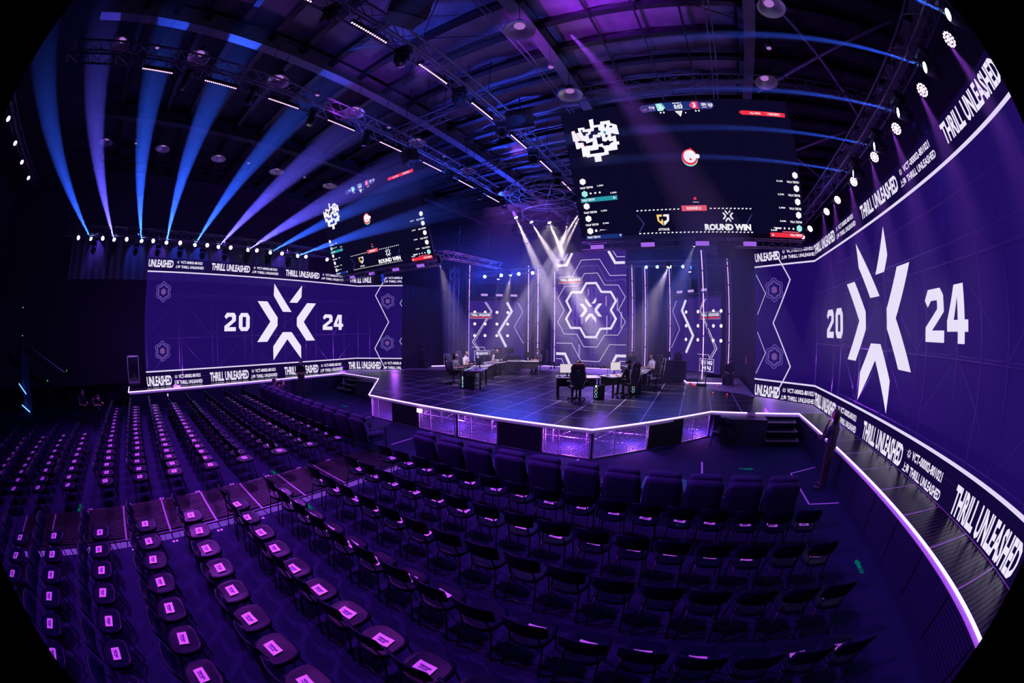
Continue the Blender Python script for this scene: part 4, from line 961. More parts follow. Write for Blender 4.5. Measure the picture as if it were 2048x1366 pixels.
# ================================================================ audience seats
SEATM = mat('black_seat_vinyl', (.003, .006, .022), .34, 0, .12, 60, .3, .07); TUBEM = mat('black_tube', (.018, .018, .028), .35, .5)
SIGN = mat('white_sheet', (.82, .78, .84), .45, 0, .2, 12, .06, .5); INK = mat('sheet_ink', (.10, .05, .22), .5)
def seat_outline(w_, d, n=28):
    L = []
    for k in range(n):
        t = 2 * PI * k / n; c, s = math.cos(t), math.sin(t); e = .62 if s > 0 else .95
        x = (abs(c) ** .52) * (1 if c > 0 else -1) * w_ / 2; y = (abs(s) ** e) * (1 if s > 0 else -1) * d / 2
        L.append((x * (1 - .06 * (y < 0) * abs(y) / d * 2), y))
    return L
def chair_proto():
    o = thing('audience_chair', 'x x', 'chair')
    O = seat_outline(.43, .43); n = len(O); b = MB(); vs = []
    for (k, z) in ((.90, .412), (1.0, .420), (1.0, .445), (.955, .458), (.80, .452), (.001, .449)): vs += [(x * k, y * k, z) for x, y in O]
    fs = [tuple(reversed(range(n)))]
    for q in range(5): fs += [(q * n + i, q * n + (i + 1) % n, (q + 1) * n + (i + 1) % n, (q + 1) * n + i) for i in range(n)]
    b.add(vs, fs, True); b.build('seat', SEATM, o)
    # curved backrest
    b = MB(); vs = []; N = 10
    for i in range(N + 1):
        t = -1 + 2 * i / N; x = .215 * t; bow = .045 * t * t; e = .022 * abs(t) ** 6
        for (dz, dy) in ((.575 + e, .01), (.59 + e, -.006), (.795 - e, -.048), (.812 - e, -.042), (.795 - e, -.018), (.59 + e, .026)): vs.append((x, -.215 + bow + dy, dz))
    fs = []
    for i in range(N):
        for q in range(6): a = i * 6 + q; c = i * 6 + (q + 1) % 6; fs.append((a, c, c + 6, a + 6))
    fs += [tuple(range(5, -1, -1)), tuple(N * 6 + q for q in range(6))]
    b.add(vs, [tuple(reversed(f)) for f in fs], True); b.build('backrest', SEATM, o)
    for s in (-1, 1):
        MB().path([(s * .125, -.225, .76), (s * .14, -.195, .58), (s * .165, -.15, .42), (s * .20, -.245, .0)], .0115, 6).build('leg', TUBEM, o)
        MB().path([(s * .165, .15, .42), (s * .185, .205, .0)], .0115, 6).build('leg', TUBEM, o)
    MB().tube((-.17, -.15, .41), (.17, -.15, .41), .009, 5).tube((-.165, .14, .41), (.165, .14, .41), .009, 5).tube((-.168, -.15, .41), (-.168, .15, .41), .009, 5).tube((.168, -.15, .41), (.168, .15, .41), .009, 5).build('seat_frame', TUBEM, o)
    MB().tube((-.187, -.22, .06), (.187, -.22, .06), .008, 5).build('stretcher', TUBEM, o)
    return o
def sheet_proto():
    o = thing('seat_paper', 'x x', 'paper')
    vs = []
    for i in range(5):
        for j in range(3): vs.append((-.09 + .045 * i, -.0625 + .0625 * j, .002 + .003 * math.sin(i * 1.7 + j)))
    MB().add(vs, [(i * 3 + j, (i + 1) * 3 + j, (i + 1) * 3 + j + 1, i * 3 + j + 1) for i in range(4) for j in range(2)], True).build('sheet', SIGN, o)
    b = MB()
    for (x0, y0, w_, h) in ((-.055, .012, .012, .024), (-.038, .008, .020, .03), (-.012, .012, .016, .022), (.010, .006, .026, .028), (.042, .010, .014, .022), (-.050, -.022, .03, .014), (-.012, -.022, .045, .014)):
        b.box((x0 + w_ / 2, y0, .0068), (w_, h, .0006))
    tag(b.build('print', INK, o), kind='stuff')
    return o
PC = Proto(chair_proto()); PS = Proto(sheet_proto())
def onscreen(x, y):
    d = Vector((x, y, .5)) - EYE; c = SC.camera.matrix_world.to_3x3().inverted() @ d; c.normalize()
    th = math.acos(max(-1, min(1, -c.z))); r = 1460 * math.sin(th / 2); q = math.hypot(c.x, c.y) + 1e-9
    px, py = 1024 + r * c.x / q, 683 - r * c.y / q
    return -30 < px < 2080 and py < 1440 and r < 1120
rnd = random.Random(3)
ROWN = [4.97, 4.05, 3.15, 2.22, 1.3, .37, -.56, -1.56, -2.66, -3.67]
ROWL = [4.97, 4.12, 3.2, 2.24, 1.33, .41, -.52, -1.47, -2.62, -3.6, -4.58, -5.56]
def seat_at(x, y, blk, r, k):
    j = lambda s: rnd.uniform(-s, s)
    x += j(.012); y += j(.012); a = j(.035)
    w1 = '%s block, %s row from the stage, %s seat from the aisle' % (blk, ordn(r + 1), ordn(k + 1))
    PC.put((x, y, 0), (0, 0, a), 'black chair, ' + w1, 'chairs of the %s block' % blk)
    if blk == 'near' and ((r == 2 and 6 <= k <= 14) or (r == 1 and k == 14)): return
    PS.put((x + j(.025), y + j(.02) + .0, .4575), (0, 0, a + j(.12)), 'white paper, ' + w1, 'papers on the %s block seats' % blk)
for r, y in enumerate(ROWN):
    for k in range(16):
        x = -5.66 + .5207 * k
        if onscreen(x, y): seat_at(x, y, 'near', r, k)
for r, y in enumerate(ROWL):
    for k in range(16 if y > -2 else 9):
        x = -7.8 - .507 * k
        if onscreen(x, y): seat_at(x, y, 'left', r, k)
PC.done(); PS.done()
# armchairs of the front row, seen from behind
UPH = mat('dark_upholstery', (.014, .022, .085), .85, 0, .5, 160, .3, .3); ARMF = mat('armchair_frame', (.03, .028, .04), .35, .7)
def pillow(c, d, r=.3, m=None, n=8):
    vs = []; W, D, H_ = d; cols = n + 1
    for i in range(cols):
        for j in range(2 * 6):
            t = -1 + 2 * i / n; t = math.copysign(1 - (1 - abs(t)) ** 1.8, t); a = 2 * PI * j / 12; sc_ = (1 - abs(t) ** 8) ** .5 * .8 + .2
            v = Vector((t * W / 2, (abs(math.cos(a)) ** .45) * math.copysign(1, math.cos(a)) * D / 2 * sc_, (abs(math.sin(a)) ** .35) * math.copysign(1, math.sin(a)) * H_ / 2 * (sc_ ** .4)))
            if m is not None: v = m @ v
            vs.append(v + Vector(c))
    fs = [(i * 12 + j, i * 12 + (j + 1) % 12, (i + 1) * 12 + (j + 1) % 12, (i + 1) * 12 + j) for i in range(n) for j in range(12)]
    fs = [tuple(reversed(f)) for f in fs]; fs += [tuple(range(12)), tuple(reversed([n * 12 + j for j in range(12)]))]
    return MB().add(vs, fs, True)
def arm_proto():
    o = thing('armchair', 'x x', 'armchair'); rx = Matrix.Rotation(math.radians(14), 3, 'X')
    pillow((0, -.27, .58), (.655, .13, .70), m=rx).build('backrest', UPH, o)
    pillow((0, -.24, .905), (.56, .14, .16), m=rx).build('head_pillow', UPH, o)
    pillow((0, .10, .40), (.60, .66, .15)).build('seat_cushion', UPH, o)
    for s in (-1, 1):
        MB().box((s * .325, .12, .60), (.035, .56, .02)).build('armrest', ARMF, o)
        MB().box((s * .325, .39, .30), (.025, .025, .60)).build('leg', ARMF, o); MB().box((s * .325, -.25, .30), (.025, .025, .60)).build('leg', ARMF, o)
    MB().box((0, .39, .30), (.65, .02, .03)).box((0, -.25, .25), (.65, .02, .03)).box((.325, .07, .30), (.02, .64, .03)).box((-.325, .07, .30), (.02, .64, .03)).build('rail', ARMF, o)
    return o
PA = Proto(arm_proto())
for k in range(11): PA.put((-5.19 + .70 * k, 5.86, 0), (0, 0, rnd.uniform(-.03, .03)), 'dark upholstered armchair, near block front row, %s from the aisle' % ordn(k + 1), 'front row armchairs of the near block')
for k in range(11): PA.put((-7.62 - .70 * k, 5.86, 0), (0, 0, rnd.uniform(-.03, .03)), 'dark upholstered armchair, left block front row, %s from the aisle' % ordn(k + 1), 'front row armchairs of the left block')
PA.done()
for k in range(11): PS.n += 0
# ================================================================ aisle between the blocks
AD = thing('aisle_deck', 'strip of dark grating panels with lit tiles, aisle between the seat blocks', 'walkway')
gm = MB()
for i in range(18): gm.box((-.60 + .07 * i, 0, .012), (.035, .98, .02))
gme = gm.mesh('grate_panel', mat('aisle_grating', (.003, .005, .016), .6, .1))
bar = MB().box((0, 0, .016), (1.38, .04, .03)).mesh('cross_bar', PAINT)
tile = MB()
for i in range(7): tile.box((0, -.43 + .143 * i, .01), (.17, .13, .016))
tme = tile.mesh('lit_tiles', emit('lit_tile', (.20, .05, .62), .8, True))
side = MB().box((0, 0, .015), (.035, 1.0, .03)).mesh('side_rail', STEEL)
for i in range(10):
    y = -4.2 + 1.02 * i
    link_mesh('grate_panel', gme, DARK, AD, (-6.86, y + .51, 0)); link_mesh('cross_bar', bar, PAINT, AD, (-6.80, y, 0))
    tag(link_mesh('lit_tiles', tme, DARK, AD, (-6.0, y + .51, 0)), kind='stuff'); link_mesh('side_rail', side, STEEL, AD, (-7.5, y + .51, 0)); link_mesh('side_rail', side, STEEL, AD, (-6.13, y + .51, 0))
# seat row number stickers and floor arrows, tape
NUM = mat('white_sticker', (.7, .66, .75), .5)
def fl(name, label, cat, pts, m, group=None, z=.003):
    b = MB(); b.prism(pts, z - .002, z); o = b.build(name, m); return tag(o, label, cat, group)
for i, y in enumerate((4.5, 3.6, 2.7, 1.75, .85, -.1, -1.0, -2.1)):
    o = thing('row_sticker', 'small white row sticker at the left aisle edge, %s from the stage' % ordn(i + 1), 'sticker', (-7.62, y, .003), group='row stickers along the aisle')
    MB().box((0, .035, 0), (.06, .045, .001)).build('digit', NUM, o); MB().box((0, -.035, 0), (.06, .045, .001)).build('digit', NUM, o)
for i, y in enumerate((1.75, .85, -.1, -1.0)):
    o = thing('row_sticker', 'small white row sticker at the near block aisle edge, %s from the stage' % ordn(i + 1), 'sticker', (-5.82, y, .003), group='row stickers along the aisle')
    MB().box((0, .035, 0), (.06, .045, .001)).build('digit', NUM, o); MB().box((0, -.035, 0), (.06, .045, .001)).build('digit', NUM, o)
GRN = emit('glow_green', (.0, .10, .09), 1.0)
def arrow(x, y, a, label):
    o = thing('floor_arrow', label, 'floor marking', (x, y, .003), (0, 0, a), 'green floor arrows'); o.scale = (.7, .7, 1)
    MB().prism([(0, -.06), (.22, -.06), (.22, -.11), (.38, 0), (.22, .11), (.22, .06), (0, .06)], 0, .001).build('arrow', GRN, o)
    b = MB()
    for k in range(3): b.box((-.05 - k * .06, 0, .0005), (.03, .14, .001))
    tag(b.build('exit_sign', GRN, o), kind='stuff')
def at(px, py, z=0.0):
    """a floor point from its place in the photograph"""
    dx, dy = px - 1024, 683 - py; r = math.hypot(dx, dy); th = 2 * math.asin(r / 1460)
    d = SC.camera.matrix_world.to_3x3() @ Vector((math.sin(th) * dx / r, math.sin(th) * dy / r, -math.cos(th))); t = (z - EYE.z) / d.z
    return EYE + d * t
for (px, py, a, lb) in ((1488, 938, 0, 'green arrow on the floor before the right steps'), (548, 945, 0, 'green arrow on the floor, left side of the aisle'), (622, 1016, PI, 'green arrow on the floor, right side of the aisle'), (955, 896, .2, 'green arrow on the floor before the stage front'), (1720, 1137, PI / 2, 'green arrow on the floor beside the right walkway'), (160, 1014, 0, 'green arrow on the floor in the dark left rows'), (1388 - 700, 812, 0, 'green arrow on the floor behind the left armchairs')):
    p = at(px, py); arrow(p.x, p.y, a, lb)
TAPE = mat('violet_tape', (.55, .35, .75), .6)
def tape(pts, label):
    o = thing('floor_tape', label, 'floor marking', group='tape lines on the floor')
    for i in range(len(pts) - 1):
        p = Vector((*pts[i], 0)); q = Vector((*pts[i + 1], 0)); d = (q - p).normalized(); n = Vector((-d.y, d.x, 0)) * .022
        MB().add([p - n + Vector((0, 0, .003)), q - n + Vector((0, 0, .003)), q + n + Vector((0, 0, .003)), p + n + Vector((0, 0, .003))], [(0, 1, 2, 3)]).build('strip', TAPE, o)
tape([(.47, 8.98), (.48, 7.2)], 'straight tape line on the floor right of the stage corner')
tape([(3.69, 8.73), (2.83, 8.32), (2.87, 6.59), (3.64, 6.57)], 'angled tape outline on the floor by the right walkway')
tape([(-2.65, 8.3), (-2.65, 7.0)], 'short tape line on the floor under the stage corner')
a_, b_ = at(783, 889), at(868, 863); tape([(a_.x, a_.y), (b_.x, b_.y)], 'tape line on the floor between armchair rows and stage')
a_, b_ = at(720, 838), at(743, 833); tape([(a_.x, a_.y), (b_.x, b_.y)], 'tape line on the floor by the left stage corner')

# ================================================================ people
import numpy as np
SKIN = mat('skin', (.52, .33, .25), .55, 0, .1, 20, .1); HAIRM = mat('black_hair', (.015, .012, .012), .5, 0, .4, 60); EYEM = mat('eye_dark', (.02, .015, .015), .2)
def cloth(n, c): return mat('cloth_' + n, c, .85, 0, .3, 40)
CB = cloth('black', (.022, .022, .03)); CN = cloth('navy', (.03, .035, .07)); CW_ = cloth('white', (.65, .62, .66)); CG = cloth('grey', (.15, .14, .17)); CT = cloth('dark_trousers', (.02, .02, .028)); SHOE = mat('shoe', (.02, .02, .022), .4)
def V3(*a): return Vector(a)
def figure(label, loc, rz, J, top, legs, hair='short', sleeves='short', vox=.016, headset=False, group=None):
    """one continuous body (tapered limbs fused by a voxel remesh), fingers, face; hair and headset are children"""
    o = thing('person', label, 'person', loc, (0, 0, rz), group)
    D = {k: Vector(v) for k, v in J.items()}
    segs = []                                                      # (p, q, r0, r1, material)  0 skin 1 top 2 trousers 3 shoe
    def S(a, b, r0, r1, m, ex=1.0): segs.append((Vector(a), Vector(b), r0, r1, m))
    pel, che, nek, hed = D['pelvis'], D['chest'], D['neck'], D['head']
    side = D.get('side', V3(1, 0, 0))
    S(pel + side * .07, pel - side * .07, .115, .115, 2); S(pel, pel.lerp(che, .5), .125, .125, 1); S(pel.lerp(che, .4) + side * .05, pel.lerp(che, .4) - side * .05, .11, .11, 1)
    S(che + side * .09, che - side * .09, .125, .125, 1); S(pel.lerp(che, .7) + side * .07, pel.lerp(che, .7) - side * .07, .12, .12, 1); S(che, nek, .10, .062, 1); S(nek, hed, .052, .055, 0)
    up = (hed - nek).normalized(); fw = D['look'].normalized(); rt = fw.cross(up).normalized(); hup = rt.cross(fw).normalized()
    c = hed + hup * .07
    segs.append((c - fw * .02, c + fw * .015, .092, .084, 0)); segs.append((c + fw * .03 + hup * .02, c + fw * .035 - hup * .06, .062, .045, 0)); segs.append((c + fw * .05 - hup * .085, c + fw * .03 - hup * .08, .034, .04, 0))
    segs.append((c + fw * .098 + hup * .0, c + fw * .112 - hup * .03, .008, .015, 0)); segs.append((c + fw * .09 - hup * .062, c + fw * .085 - hup * .064, .020, .018, 0))
    for s in (-1, 1): segs.append((c + rt * s * .088 + hup * .01 - fw * .01, c + rt * s * .092 - hup * .03 - fw * .005, .016, .012, 0))
    hands = []
    for s, t in ((-1, 'l'), (1, 'r')):
        sh = che + side * (s * .185) + (nek - che).normalized() * .06; el, ha = D['elbow_' + t], D['hand_' + t]
        S(che + side * (s * .10) + (nek - che).normalized() * .05, sh, .085, .068, 1); S(sh, el, .060, .045, 1 if sleeves != 'none' else 0)
        S(el, ha, .043, .028, 1 if sleeves == 'long' else 0); hands.append((el, ha, s))
        hp = pel + side * (s * .09); kn, ft = D['knee_' + t], D['foot_' + t]
        S(hp, kn, .096, .066, 2); S(kn, ft + V3(0, 0, .05), .064, .048, 2)
        td = D.get('toe', V3(0, 1, 0)).normalized(); S(ft + V3(0, 0, .035) - td * .03, ft + td * .16 + V3(0, 0, .025), .042, .034, 3)
    mb = MB()
    def ball(p, r, n=10): mb.lathe([(r * math.sin(PI * k / 6) + 1e-4, -r * math.cos(PI * k / 6)) for k in range(7)], p, n)
    for p, q, r0, r1, m in segs: mb.tube(p, q, r0, 10, r1); ball(p, r0); ball(q, r1)
    palms = []
    for el, ha, s in hands:
        d = (ha - el).normalized(); a = D.get('palm', V3(0, 0, -1)); a = (a - d * a.dot(d)).normalized(); w_ = d.cross(a)
        for k in (-1, 0, 1): p, q = ha + w_ * k * .022, ha + d * .075 + w_ * k * .024; mb.tube(p, q, .016, 8, .014); ball(p, .016, 8); ball(q, .014, 8)
        palms.append((ha, d, a, w_, s))
    tmp = mb.build('tmp', SKIN); md = tmp.modifiers.new('r', 'REMESH'); md.mode = 'VOXEL'; md.voxel_size = vox; md.use_smooth_shade = True
    sm = tmp.modifiers.new('s', 'SMOOTH'); sm.factor = .5; sm.iterations = 3
    dg = bpy.context.evaluated_depsgraph_get(); ev = tmp.evaluated_get(dg); me = bpy.data.meshes.new_from_object(ev)
    vs = [tuple(v.co) for v in me.vertices]; fs = [tuple(p.vertices) for p in me.polygons]
    C = np.array([tuple(p.center) for p in me.polygons]); best = np.full(len(C), 1e9); idx = np.zeros(len(C), int)
    for p, q, r0, r1, m in segs:
        p_, q_ = np.array(p), np.array(q); dd = q_ - p_; L = max(dd @ dd, 1e-9); t = np.clip((C - p_) @ dd / L, 0, 1); dist = np.linalg.norm(C - (p_ + t[:, None] * dd), axis=1) - (r0 + (r1 - r0) * t)
        k = dist < best; best[k] = dist[k]; idx[k] = m
    for ha, d, a, w_, s in palms:                                    # palms are skin even in long sleeves
        k = ((C - np.array(ha)) @ np.array(d) > .0) & (np.linalg.norm(C - np.array(ha + d * .04), axis=1) < .075); idx[k] = 0
    bpy.data.objects.remove(tmp); bpy.data.meshes.remove(me)
    B = MB(); B.add(vs, fs, True); mi = list(idx)
    n0 = len(B.f)
    for ha, d, a, w_, s in palms:
        for k, L in ((-1.5, .068), (-.5, .078), (.5, .074), (1.5, .058)):
            p = ha + d * .066 + w_ * k * .0175; m_ = p + d * L * .5 + a * L * .18; q = m_ + d * L * .35 + a * L * .42
            B.tube(p, m_, .0085, 6, .008); B.tube(m_, q, .008, 6, .0065)
        p = ha + d * .02 - w_ * s * .030; m_ = p + d * .03 - w_ * s * .025 + a * .01; q = m_ + d * .028 + a * .015; B.tube(p, m_, .011, 6, .010); B.tube(m_, q, .010, 6, .008)
    mi += [0] * (len(B.f) - n0)
    ob = B.build('body', [SKIN, top, legs, SHOE], o); ob.data.polygons.foreach_set('material_index', mi)
    for s in (-1, 1): MB().lathe([(0.0005, -.009), (.009, 0), (.0005, .009)], c + rt * s * .031 + fw * .083 + hup * .012, 8).build('eye', EYEM, o)
    # hair: shell over the back and top of the skull
    h = MB(); vs = []; n, k_ = 16, 9
    for i in range(k_ + 1):
        for j in range(n):
            th = PI * .62 * i / k_; ph = 2 * PI * j / n; dirv = hup * math.cos(th) + (rt * math.cos(ph) + fw * math.sin(ph)) * math.sin(th)
            f_ = dirv.dot(fw); R = .112 if f_ < .35 else .104
            if f_ > .15 and th > .80: R = .06
            elif f_ > .55 and th > .6: R = .085
            P = c + Vector(dirv) * R - fw * .008
            if hair == 'long' and th > 1.5 and f_ < .3: P = P - hup * .13 * min(1, (th - 1.5) / .4) - fw * .01
            vs.append(P)
    h.add(vs, [(i * n + j, (i + 1) * n + j, (i + 1) * n + (j + 1) % n, i * n + (j + 1) % n) for i in range(k_) for j in range(n)], True).build('hair', HAIRM, o)
    if headset:
        hs = MB(); pts = [c + (rt * math.sin(t) * .118 + hup * math.cos(t) * .128) for t in [PI * (-.5 + k / 8) for k in range(9)]]; hs.path(pts, .010, 6)
        for s in (-1, 1): hs.tube(c + rt * s * .095, c + rt * s * .13, .040, 10)
        hs.build('headset', DARK, o)
    return o
def pose_stand(h=1.75, look=(0, 1, 0), arms='down'):
    k = h / 1.75; J = dict(pelvis=V3(0, 0, .95), chest=V3(0, .01, 1.30), neck=V3(0, .0, 1.47), head=V3(0, .02, 1.56), look=V3(*look), knee_l=V3(-.10, .03, .50), foot_l=V3(-.12, -.01, .02), knee_r=V3(.10, .03, .50), foot_r=V3(.13, .03, .02))
    if arms == 'down': J.update(elbow_l=V3(-.26, -.02, 1.10), hand_l=V3(-.27, .08, .86), elbow_r=V3(.26, -.02, 1.10), hand_r=V3(.27, .08, .86))
    if arms == 'chin': J.update(elbow_l=V3(-.20, .20, 1.10), hand_l=V3(-.03, .19, 1.38), elbow_r=V3(.22, .17, 1.08), hand_r=V3(-.02, .30, 1.12), palm=V3(0, -1, 0))
    if arms == 'fold': J.update(elbow_l=V3(-.25, .08, 1.10), hand_l=V3(.02, .26, 1.12), elbow_r=V3(.25, .08, 1.10), hand_r=V3(-.02, .28, 1.08), palm=V3(0, -1, 0))
    for q in J:
        if q not in ('look', 'palm', 'side'): J[q] = J[q] * k
    return J
def pose_sit(seat=.50, look=(0, 1, -.15), reach=.42, hz=.78, lean=.0, hands_up=0):
    z = seat + .09
    return dict(pelvis=V3(0, 0, z), chest=V3(0, .03 + lean, z + .35), neck=V3(0, .04 + lean * 1.3, z + .53), head=V3(0, .07 + lean * 1.6, z + .61), look=V3(*look), knee_l=V3(-.13, .43, z + .02), foot_l=V3(-.14, .46, .02), knee_r=V3(.13, .43, z + .02), foot_r=V3(.14, .44, .02),
                elbow_l=V3(-.26, .12 + lean, z + .13), hand_l=V3(-.15, reach, hz + hands_up), elbow_r=V3(.26, .12 + lean, z + .13), hand_r=V3(.15, reach, hz + hands_up))

# ================================================================ desks, gaming chairs, monitors
DESKT = mat('desk_top', (.30, .28, .33), .35, 0, .05, 5); DESKB = mat('desk_body', (.025, .023, .035), .45, .3)
WEDGE = mat('chair_white_trim', (.75, .72, .76), .5); REDM = mat('chair_red', (.55, .03, .05), .5); GCH = mat('gaming_chair_vinyl', (.035, .032, .05), .45, 0, .1, 30)
def desk(label, p, q, depth=.75, panel=None):
    p = Vector((*p, SZ)); q = Vector((*q, SZ)); d = q - p; L = d.length; a = math.atan2(d.y, d.x)
    o = thing('desk', label, 'desk', p, (0, 0, a), 'desks on the stage')
    MB().cham((L / 2, 0, .735), (L, depth, .035), .006).build('desk_top', DESKT, o)
    for x in (.08, L - .08):
        for y in (-1, 1): MB().box((x, y * (depth / 2 - .06), .36), (.055, .055, .72)).build('leg', DESKB, o)
    MB().box((L / 2, depth / 2 - .06, .52), (L - .2, .02, .36)).build('modesty_panel', DESKB, o)
    MB().box((L / 2, depth / 2 - .05, .755), (L * .9, .02, .012)).build('edge_light', LINE, o)
    return o
def gchair_proto():
    o = thing('gaming_chair', 'x x', 'chair')
    b = MB()
    for k in range(5):
        a = 2 * PI * k / 5 + .3; b.tube((0, 0, .09), (.30 * math.cos(a), .30 * math.sin(a), .065), .024, 6, .016)
    b.build('base', DARK, o)
    for k in range(5): a = 2 * PI * k / 5 + .3; MB().tube((.30 * math.cos(a) - .012, .30 * math.sin(a), .03), (.30 * math.cos(a) + .03, .30 * math.sin(a), .03), .03, 10).build('caster', DARK, o)
    MB().tube((0, 0, .08), (0, 0, .42), .028, 8).box((0, 0, .42), (.22, .26, .03)).build('column', BLACK, o)
    pillow((0, .03, .48), (.52, .52, .11)).build('seat', GCH, o)
    rx = Matrix.Rotation(math.radians(9), 3, 'X')
    out = [(-.17, -.30), (-.26, -.12), (-.27, .12), (-.22, .20), (-.24, .30), (-.19, .42), (-.11, .47), (.11, .47), (.19, .42), (.24, .30), (.22, .20), (.27, .12), (.26, -.12), (.17, -.30)]
    vs = []
    for yy, k in ((-.055, .94), (-.03, 1), (.03, 1), (.05, .93)): vs += [rx @ Vector((x * k, yy + .03 * (abs(x) / .27) ** 2, z * k)) + Vector((0, -.25, .86)) for x, z in out]
    n = len(out); fs = [tuple(range(n)), tuple(reversed(range(3 * n, 4 * n)))]
    for q in range(3): fs += [((q + 1) * n + i, (q + 1) * n + (i + 1) % n, q * n + (i + 1) % n, q * n + i) for i in range(n)]
    MB().add(vs, fs).build('backrest', GCH, o)
    for s in (-1, 1):
        pts = [rx @ Vector((s * x, -.04, z)) + Vector((0, -.25, .86)) for x, z in ((.185, -.30), (.275, -.12), (.285, .12), (.235, .20), (.255, .30), (.20, .43), (.12, .485))]
        MB().path(pts, .010, 5).build('trim', WEDGE, o)
        MB().box((s * .29, -.02, .56), (.03, .05, .20)).box((s * .30, 0, .67), (.09, .27, .03)).build('armrest', DARK, o)
    MB().prism([(-.12, -.01), (.12, -.01), (.10, .01), (-.10, .01)], 0, .07, rx.to_4x4()).build('head_patch', REDM, o, (0, -.37, 1.23))
    MB().lathe([(0.001, 0), (.03, 0)], n=10, m=Matrix.Rotation(PI / 2, 3, 'X')).build('emblem', WEDGE, o, (0, -.345, 1.07))
    MB().box((0, 0, 0), (.20, .004, .045), rx).build('back_print', mat('chair_back_print', (.10, .09, .20), .5), o, (0, -.327, .96))
    return o
PG = Proto(gchair_proto())
SCRW = emit('monitor_white', (.72, .62, .70), 1.0, True)
def monitor(p, a, label, on=True, w_=.55, h=.32):
    o = thing('monitor', label, 'monitor', p, (0, 0, a))
    MB().cham((0, .02, .30), (w_, .035, h), .008).build('housing', DARK, o)
    MB().box((0, 0, .30), (w_ - .02, .006, h - .02)).build('screen', SCRW if on else SCR, o)
    MB().box((0, .06, .14), (.05, .03, .28)).box((0, .07, .008), (.22, .17, .014)).build('stand', DARK, o)
    return o
RGBS = [emit('rgb_ring_a', (.05, .75, .8), 1.3), emit('rgb_ring_b', (.9, .25, .25), 1.2), emit('rgb_ring_c', (.25, .9, .35), 1.2), emit('rgb_ring_d', (.3, .35, 1.0), 1.4)]
def pc(p, a, label):
    o = thing('computer', label, 'computer', p, (0, 0, a), 'tower computers under the desks')
    MB().cham((0, 0, .25), (.22, .45, .48), .01).build('case', DARK, o)
    for k in range(3):
        z = .12 + .13 * k
        for q in range(4):
            b = MB(); N = 5
            for j in range(N): a0, a1 = PI / 2 * q + PI / 2 * j / N, PI / 2 * q + PI / 2 * (j + 1) / N; b.tube((.052 * math.cos(a0), -.232, z + .052 * math.sin(a0)), (.052 * math.cos(a1), -.232, z + .052 * math.sin(a1)), .0065, 5)
            b.build('fan_ring', RGBS[(q + k) % 4], o)
    MB().lathe([(0.001, 0), (.028, 0)], n=12, m=Matrix.Rotation(PI / 2, 3, 'X')).build('lamp', emit('pc_lamp', (1, .9, .9), 5.0), o, (0, -.234, .49 - .02))
    MB().box((-.111, .02, .26), (.004, .3, .3)).build('side_window', emit('pc_window', (.10, .22, .45), 1.0), o)
def keyboard(p, a, label):
    o = thing('keyboard', label, 'keyboard', p, (0, 0, a), 'keyboards on the desks')
    MB().box((0, 0, .012), (.36, .13, .02)).build('base', DARK, o)
    for k in range(4): MB().box((-.13 + .087 * k, 0, .024), (.078, .10, .008)).build('key_block', RGBS[(k * 3 + 1) % 4], o)
def desk_lamp(p, a, label):
    o = thing('boom_arm', label, 'stand', p, (0, 0, a)); MB().box((0, 0, .01), (.12, .12, .02)).build('base', DARK, o); MB().path([(0, 0, .02), (0, 0, .30), (-.12, 0, .38), (-.24, 0, .36)], .010, 6).build('arm', GREY, o)
    b = MB(); b.path([(-.24 + .07 * math.cos(t), 0, .33 + .08 * math.sin(t)) for t in [PI * k / 6 for k in range(7)]], .010, 5); b.tube((-.31, -.02, .31), (-.31, .03, .31), .035, 8).tube((-.17, -.02, .31), (-.17, .03, .31), .035, 8); b.build('headphones', DARK, o)
# right team: desks on an arc, and the left team
DR = [((-4.85, 12.05), (-3.42, 12.75)), ((-3.20, 12.88), (-2.30, 14.30)), ((-2.30, 14.50), (-2.30, 16.10)), ((-2.40, 16.30), (-3.30, 17.6))]
for i, (p, q) in enumerate(DR): desk('grey-topped desk of the right team, %s from the stage front' % ordn(i + 1), p, q)
DL = [((-8.35, 11.85), (-8.85, 13.15)), ((-9.1, 13.4), (-9.6, 14.9)), ((-9.75, 15.1), (-9.75, 16.4)), ((-8.15, 17.75), (-9.65, 16.95))]
for i, (p, q) in enumerate(DL): desk('grey-topped desk of the left team, %s from the stage front' % ordn(i + 1), p, q)
def gc(x, y, a, label): PG.put((x, y, SZ), (0, 0, a), label, None)
gc(-3.95, 11.75, .45, 'gaming chair with red head patch, right team, back to the seats')
gc(-2.35, 13.15, 1.0, 'gaming chair second of the right team, back to the seats, turned left')
gc(-1.55, 15.0, 1.75, 'empty gaming chair of the right team seen side on')
gc(-1.9, 17.1, 2.3, 'gaming chair of the right team beside the player in profile')
gc(-3.2, 18.4, 3.0, 'pale-lit gaming chair at the rear of the right team desks')
gc(-9.85, 12.55, -1.45, 'gaming chair nearest the stage front in the left team')
gc(-10.55, 14.3, -1.5, 'gaming chair of the left team, second from the stage front')
gc(-10.3, 16.9, -2.4, 'pale-lit gaming chair at the corner of the left team desks')
gc(-8.45, 18.6, 2.8, 'pale-lit gaming chair behind the far left team desk')
gc(-.95, 19.6, 2.9, 'gaming chair behind the dark box desk at the right rear'); gc(-1.75, 19.9, 3.6, 'gaming chair side on, left of the dark box desk')
PG.done()
def pl(label, x, y, a, top, pose=None, **k): figure(label, (x, y, SZ), a, pose or pose_sit(), top, CT, vox=.02, headset=True, **k)
pl('seated player seen from behind over the red-patched chair, right team', -3.92, 11.80, .45, CB)
pl('seated player from behind in the second right team chair', -2.38, 13.20, 1.0, CB)
pl('player in profile with headset and bright shirt, right team', -1.95, 17.05, 2.3, CW_)
pl('seated player with headset at the rear right team desk', -3.2, 18.35, 3.0, CG)
